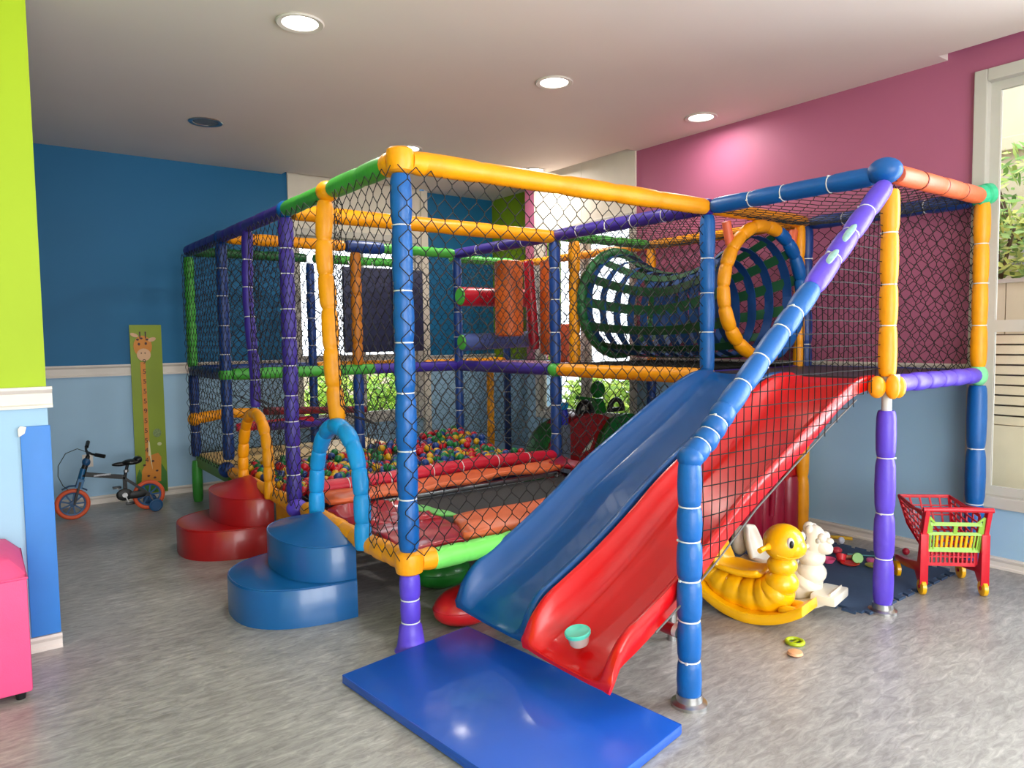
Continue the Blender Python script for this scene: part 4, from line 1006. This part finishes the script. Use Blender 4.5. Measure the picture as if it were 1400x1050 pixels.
# ---------------------------------------------------------------- bicycle
BT = thing('childs_bicycle', 'small black and blue child bicycle with orange tyres and training wheels', 'bicycle', (.84, 6.66, 0), radians(0))
bk = lambda n, mb, m, **k: obj(n, mb, m, BT, world=False, **k)
TYR = mat('orange_tyre', (214, 86, 44), .55, var=.08); DBL = mat('dark_blue_plastic', (20, 74, 120), .45); BFR = mat('black_bike_paint', (8, 9, 11), .5)
wx = (-.272, .272); WR = .122
for i, x in enumerate(wx):
    c = (x, 0, WR+.006); w = bk('wheel', MB().tube([(x+(WR-.016)*cos(2*pi*j/32), 0, WR+.004+(WR-.016)*sin(2*pi*j/32)) for j in range(32)], .0175, 10, closed=True), TYR, label='orange tyre')
    rim = MB().lathe([(.080, -.010), (.092, -.012), (.092, .012), (.080, .010), (.080, -.010)], c, 32, (0, 1, 0))
    for j in range(9):
        a = 2*pi*j/9; rim.bar((x+.02*cos(a), 0, c[2]+.02*sin(a)), (x+.085*cos(a), 0, c[2]+.085*sin(a)), .012, .008, (0, 1, 0))
    rim.lathe([(0, -.022), (.022, -.02), (.022, .02), (0, .022)], c, 16, (0, 1, 0))
    o = obj('rim', rim, DBL, BT, world=False)
fx, rz_ = wx
bk('fork', MB().bar((-.262, -.026, .125), (-.215, -.026, .30), .022, .016).bar((-.262, .026, .125), (-.215, .026, .30), .022, .016), BFR)
bk('fork_crown', MB().bar((-.228, 0, .25), (-.205, 0, .32), .07, .045).tube([(-.21, 0, .31), (-.185, 0, .40)], .024, 12), mat('teal_blue_plastic', (20, 92, 140), .4))
bk('head_tube', MB().tube([(-.20, 0, .34), (-.165, 0, .45), (-.15, 0, .50)], [.024, .020, .014], 12), BFR)
bk('main_tube', MB().bar((-.19, 0, .355), (.10, 0, .295), .028, .034).bar((.10, 0, .30), (.10, 0, .16), .028, .028).bar((.10, -.02, .285), (.272, -.03, .135), .014, .02).bar((.10, .02, .285), (.272, .03, .135), .014, .02).bar((.10, -.02, .15), (.272, -.03, .128), .014, .018), BFR)
bk('frame_decal', MB().box((-.12, -.0165, .328), (.0, -.0145, .342)), mat('silver_decal', (170, 172, 180), .3, var=.4, nscale=80))
bk('seat_post', MB().tube([(.10, 0, .29), (.125, 0, .40)], .012, 10), BFR); bk('seat_clamp', MB().lathe([(.012, 0), (.02, 0), (.02, .02), (.012, .02)], (.112, 0, .335), 12), MET)
sd_ = MB().ell((.155, 0, .415), (.075, .055, .024), 18, 10).ell((.075, 0, .405), (.065, .022, .018), 16, 10).ell((.20, 0, .43), (.035, .05, .03), 14, 10)
bk('saddle', sd_, BLK)
bk('handlebar', MB().tube([(-.15, -.005, .50), (-.155, -.08, .535), (-.14, -.16, .53), (-.10, -.19, .52)], .009, 8).tube([(-.15, .005, .50), (-.155, .08, .545), (-.14, .16, .56)], .009, 8), BFR)
bk('grip', MB().tube([(-.12, -.175, .525), (-.06, -.215, .51)], .015, 10), BLK); bk('grip', MB().tube([(-.145, .12, .555), (-.125, .20, .585)], .015, 10), BLK)
bk('stem_pad', MB().ell((-.165, 0, .45), (.03, .03, .035)), DBL)
bk('brake_cable', MB().tube([(-.16, .02, .53), (-.22, .02, .56), (-.30, .02, .53), (-.355, 0, .44), (-.36, -.01, .36), (-.33, -.02, .28), (-.30, -.02, .25)], .003, 6), BLK)
bk('mudguard', MB().tube([(-.34, 0, .25), (-.29, 0, .272), (-.24, 0, .27), (-.17, 0, .225)], .02, 8, flat=.3), DBL)
bk('chain_guard', MB().ell((.09, -.03, .155), (.062, .012, .05)).ell((.17, -.03, .145), (.10, .01, .032)), BFR)
bk('crank', MB().lathe([(0, -.006), (.02, -.006), (.02, .006), (0, .006)], (.09, -.048, .155), 14, (0, 1, 0)).bar((.09, -.052, .155), (.115, -.052, .09), .012, .008).bar((.09, .05, .155), (.05, .05, .20), .012, .008), MET)
bk('pedal', MB().box((.09, -.10, .080), (.15, -.05, .096)), BLK, bevel=.003); bk('pedal', MB().box((.02, .05, .195), (.08, .10, .21)), BLK, bevel=.003)
for s in (-1, 1):
    tw = bk('training_wheel', MB().tube([(.30+.042*cos(2*pi*j/20), s*.13, .056+.042*sin(2*pi*j/20)) for j in range(20)], .011, 8, closed=True).lathe([(0, -.008), (.036, -.008), (.036, .008), (0, .008)], (.30, s*.13, .056), 16, (0, 1, 0)), DBL)
    bk('stabiliser_arm', MB().bar((.275, s*.035, .13), (.29, s*.11, .08), .012, .004), MET)

# ---------------------------------------------------------------- growth chart on the blue wall
gc = thing('growth_chart', 'tall green height chart with an orange giraffe stuck on the blue wall', 'height chart', (1.225, YB, .05))
yf = YB-.032
def flat(poly, d, m, name, parent=gc, **k):
    return obj(name, MB().prism(poly, yf-d, yf-d+.003 if d else yf+.028, lambda u, v, w: (u, w, v)), m, parent, smooth=False, **k)
GCH = mat('chart_green', (134, 156, 20), .5, var=.12, nscale=1.5); GOR = mat('chart_orange', (214, 132, 30), .5); GTN = mat('chart_tan', (222, 176, 134), .5); GDK = mat('chart_brown', (70, 36, 22), .5)
obj('chart_board', B(((1.10, yf+.001, .04), (1.355, yf+.006, 1.55))), GCH, gc, smooth=False)
def ellp(cx, cz, rx, rz, n=20, a=0): return [(cx+rx*cos(2*pi*i/n)*cos(a)-rz*sin(2*pi*i/n)*sin(a), cz+rx*cos(2*pi*i/n)*sin(a)+rz*sin(2*pi*i/n)*cos(a)) for i in range(n)]
flat([(1.185, .25), (1.222, .25), (1.215, 1.22), (1.175, 1.22)], .002, GOR, 'giraffe_neck')
flat([(1.14, .14), (1.30, .14), (1.31, .36), (1.285, .40), (1.215, .38), (1.15, .25)], .003, GOR, 'giraffe_body')
flat(ellp(1.20, 1.36, .074, .095), .004, GOR, 'giraffe_head'); flat(ellp(1.205, 1.285, .056, .056), .006, GTN, 'giraffe_muzzle')
flat(ellp(1.135, 1.46, .034, .016, 14, -.4), .005, GTN, 'giraffe_ear'); flat(ellp(1.275, 1.42, .034, .018, 14, .3), .005, GTN, 'giraffe_ear')
for x, z, w in ((1.17, 1.38, .010), (1.225, 1.385, .010), (1.185, 1.30, .005), (1.215, 1.30, .005)): flat(ellp(x, z, w, w*1.3, 10), .008, GDK, 'face_mark')
for x, z in ((1.19, 1.43), (1.235, 1.42), (1.16, 1.42), (1.17, .30), (1.24, .33), (1.27, .24), (1.20, .20), (1.25, .18)): flat(ellp(x, z, .012, .009, 8), .008, GDK, 'coat_spot')
for x in (1.18, 1.225): flat([(x-.004, 1.43), (x+.004, 1.43), (x+.006, 1.49), (x-.006, 1.49)], .006, GDK, 'giraffe_horn')
flat([(1.205, .38), (1.215, .38), (1.235, .25), (1.22, .5), (1.21, .52)], .006, mat('chart_cream', (232, 220, 170), .5), 'mane_stripe')
def text(s, x, z, size, m, parent, y=yf-.006, name='numeral'):
    cu = bpy.data.curves.new('t', 'FONT'); cu.body = s; cu.size = size; cu.align_x = 'CENTER'; cu.extrude = .0008
    to = bpy.data.objects.new('t', cu); dg = bpy.context.evaluated_depsgraph_get()
    me = bpy.data.meshes.new_from_object(to); bpy.data.objects.remove(to)
    me.materials.append(m); o = link(bpy.data.objects.new(name, me)); o.parent = parent; o.rotation_euler = (radians(90), 0, 0); o.location = Vector((x, y, z))-wloc(parent)
for i, sx in enumerate('95555955544'):
    text(sx, 1.195+.015*(1-i/11)-.004, 1.205-i*.088, .060, GDK, gc)
flat(ellp(1.285, .58, .035, .04, 10), .003, mat('chart_grey_green', (120, 140, 84), .5, var=.4, nscale=60), 'butterfly_print')
flat(ellp(1.30, .48, .018, .016, 12), .003, mat('chart_pale', (206, 206, 150), .5), 'flower_print')
flat([(1.105, .05), (1.35, .05), (1.35, .22), (1.31, .30), (1.29, .2), (1.16, .17), (1.13, .27), (1.105, .2)], .0025, mat('chart_dark_green', (56, 116, 30), .5), 'grass_print')
sk = thing('wall_socket', 'small cream wall socket behind the bicycle', 'socket', (.73, YB, .34))
obj('cover_plate', B(((.70, YB-.008, .33), (.78, YB, .44))), WHT, sk, bevel=.003); obj('outlet', B(((.72, YB-.010, .36), (.76, YB-.006, .41))), CREAM, sk)

# ---------------------------------------------------------------- corner guard, ottoman
cg = thing('corner_guard', 'blue padded guard strip fixed on the partition wall end', 'wall guard', (.2, 3.9, .07))
obj('guard_strip', B(((.148, 3.886, .072), (.262, 3.90, 1.03))), mat('cornflower_vinyl', (48, 122, 204), .5, var=.05), cg, bevel=.004)
obj('torn_corner', MB().prism([(.142, .985), (.165, 1.0), (.172, 1.028), (.150, 1.034), (.140, 1.02)], 3.8835, 3.8875, lambda u, v, w: (u, w, v)), WHT, cg, label='white torn corner')
ot = thing('pouf_seat', 'bright pink upholstered cube pouf at the left edge of the picture', 'pouf', (-.12, 3.65, 0))
PNK = mat('pink_upholstery', (222, 74, 128), .6, var=.05, bump=.25, bscale=220)
mb = B(((-.40, 3.385, .03), (.125, 3.91-.02, .485))); obj('pouf_body', mb, PNK, ot, bevel=.012)
mb = MB(); n = 10; vs = []; fs = []
for i in range(n+1):
    for j in range(n+1):
        u, v = i/n, j/n; e = min(u, 1-u, v, 1-v)*2; vs.append((-.40+.525*u, 3.385+.505*v, .487+.085*(1-(1-min(1, e*2.2))**2.4)))
fs = [(i*(n+1)+j, (i+1)*(n+1)+j, (i+1)*(n+1)+j+1, i*(n+1)+j+1) for i in range(n) for j in range(n)]
mb.add(vs, fs); obj('cushion_top', mb, PNK, ot, ang=80)
obj('piping', MB().tube([(-.40, 3.385, .486), (.125, 3.385, .486), (.125, 3.89, .486), (-.40, 3.89, .486), (-.40, 3.385, .486)], .005, 6), PNK, ot)
for x in (-.36, .085):
    for y in (3.42, 3.85): obj('foot', MB().lathe([(0, 0), (.016, 0), (.02, .03), (0, .03)], (x, y, 0), 12), BLK, ot)

# ---------------------------------------------------------------- outside the windows
struct('ground', B(((-6, -8, -.25), (5.0, -3.3, -.1)), ((4.91, -8, -.25), (12, 13, -.1)), ((-6, 7.34, -.25), (4.91, 13, -.1))), mat('outdoor_paving', (206, 200, 190), .8))
OWALL = mat('cream_render', (196, 182, 152), .8, var=.04, bump=.2, bscale=40)
t = thing('boundary_wall', 'cream rendered building wall with a ledge across the garden from the right window', 'building', (7.6, 2, 0))
obj('wall_face', B(((7.5, -4, -.1), (7.7, 4.6, 5.5))), OWALL, t, smooth=False); obj('ledge', B(((7.38, -4, 3.0), (7.5, 4.6, 3.12))), OWALL, t, smooth=False, bevel=.01)
t = thing('garden_wall', 'pale wall behind the hedge outside the back window', 'garden wall', (2.5, 10.2, 0))
obj('wall_face', B(((-5, 12.1, -.1), (7.4, 12.3, .9))), OWALL, t, smooth=False); obj('coping', B(((-5, 12.05, .9), (7.4, 12.35, .96))), WHT, t, smooth=False)
t = thing('planter', 'tall cream boarded planter outside the right window', 'planter', (6.3, 1.5, 0))
for k in range(18):
    y = -1.2+k*.21; obj('board', B(((6.20, y, 0-.1), (6.24, y+.203, 1.76))), OWALL, t, smooth=False)
obj('box', B(((6.24, -1.2, -.1), (6.8, 2.58, 1.70))), OWALL, t, smooth=False); obj('rim', B(((6.18, -1.2, 1.76), (6.85, 2.58, 1.79))), mat('grey_rim', (170, 160, 145), .6), t, smooth=False)
t = thing('slatted_screen', 'low cream slatted screen just outside the right window', 'screen', (5.35, 1.2, 0))
SLT = mat('cream_slat', (206, 188, 156), .6)
for k in range(9):
    z = .79+k*.066; obj('slat', B(((5.33, -.6, z), (5.355, 1.95, z+.054))), SLT, t, smooth=False)
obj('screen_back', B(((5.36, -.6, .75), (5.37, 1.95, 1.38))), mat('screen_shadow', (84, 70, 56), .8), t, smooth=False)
obj('lower_panel', B(((5.32, -.6, -.1), (5.37, 1.95, .785))), SLT, t, smooth=False)
t = thing('garden_railing', 'grey metal railing above the planter outside the right window', 'railing', (7.3, 1.5, 1.7))
GRM = mat('grey_metal_rail', (150, 148, 140), .5)
for z in (2.0, 2.26): obj('rail', MB().tube([(7.3, -1.2, z), (7.3, 3.2, z)], .022, 8), GRM, t)
for y in (-.8, .8, 2.4): obj('upright', MB().tube([(7.3, y, -.1), (7.3, y, 2.26)], .02, 8), GRM, t)
def shrub(loc, r, n, label, c1, c2, name='shrub', group='shrubs outside the windows', ls=.06):
    t = thing(name, label, 'plant', loc, group=group); rr = random.Random(int(loc[0]*100+loc[1]*10)); L = Vector(loc)
    for ci, c in enumerate((c1, c2)):
        vs = []; fs = []
        for i in range(n//2):
            while True:
                p = Vector((rr.uniform(-1, 1), rr.uniform(-1, 1), rr.uniform(-1, 1)))
                if .4 < p.length < 1: break
            p = L+Vector((p.x*r[0], p.y*r[1], r[2]+p.z*r[2])); q = Vector((rr.gauss(0, 1), rr.gauss(0, 1), rr.gauss(0, .6))).normalized(); w = q.orthogonal().normalized()
            s = ls*rr.uniform(.6, 1.3); k = len(vs); vs += [p-q*s, p+w*s*.38, p+q*s, p-w*s*.38]; fs.append((k, k+1, k+2, k+3))
        o = obj('foliage', MB().add(vs, fs), mat('leaf_%d_%d_%d' % c, c, .6), t, smooth=False); o['kind'] = 'stuff'
    st = MB(); 
    for i in range(5): st.tube([L, L+Vector((rr.uniform(-.6, .6)*r[0], rr.uniform(-.6, .6)*r[1], r[2]*1.4))], .01, 5)
    obj('stems', st, mat('bark', (96, 76, 56), .8), t)
LG = ((196, 200, 104), (122, 150, 76))
shrub((6.5, 2.3, 1.79), (.3, .4, .28), 460, 'low bushy shrub on the planter outside the right window', *LG)
shrub((6.5, 1.5, 1.79), (.3, .45, .25), 460, 'second low shrub along the planter, beyond the window frame', *LG)
shrub((6.85, 2.3, 2.1), (.35, .6, .42), 480, 'yellow-green leafy bush above the railing outside the right window', (186, 206, 110), (120, 158, 78))
for i, y in enumerate((5.0, 5.7, 6.5)):
    shrub((6.0, y, -.1), (.35, .45, .58), 900, ('pale green bush outside the pink wall window, %s' % ('nearest the camera', 'middle one', 'farthest one')[i]), (206, 226, 96), (150, 190, 60), ls=.08)
for i, x in enumerate((3.6, 4.3, 5.0)):
    shrub((x, 8.7, -.1), (.42, .35, .56), 900, ('bright green bush outside the back window, %s' % ('leftmost', 'middle one', 'rightmost')[i]), (200, 224, 80), (146, 188, 54), ls=.08)
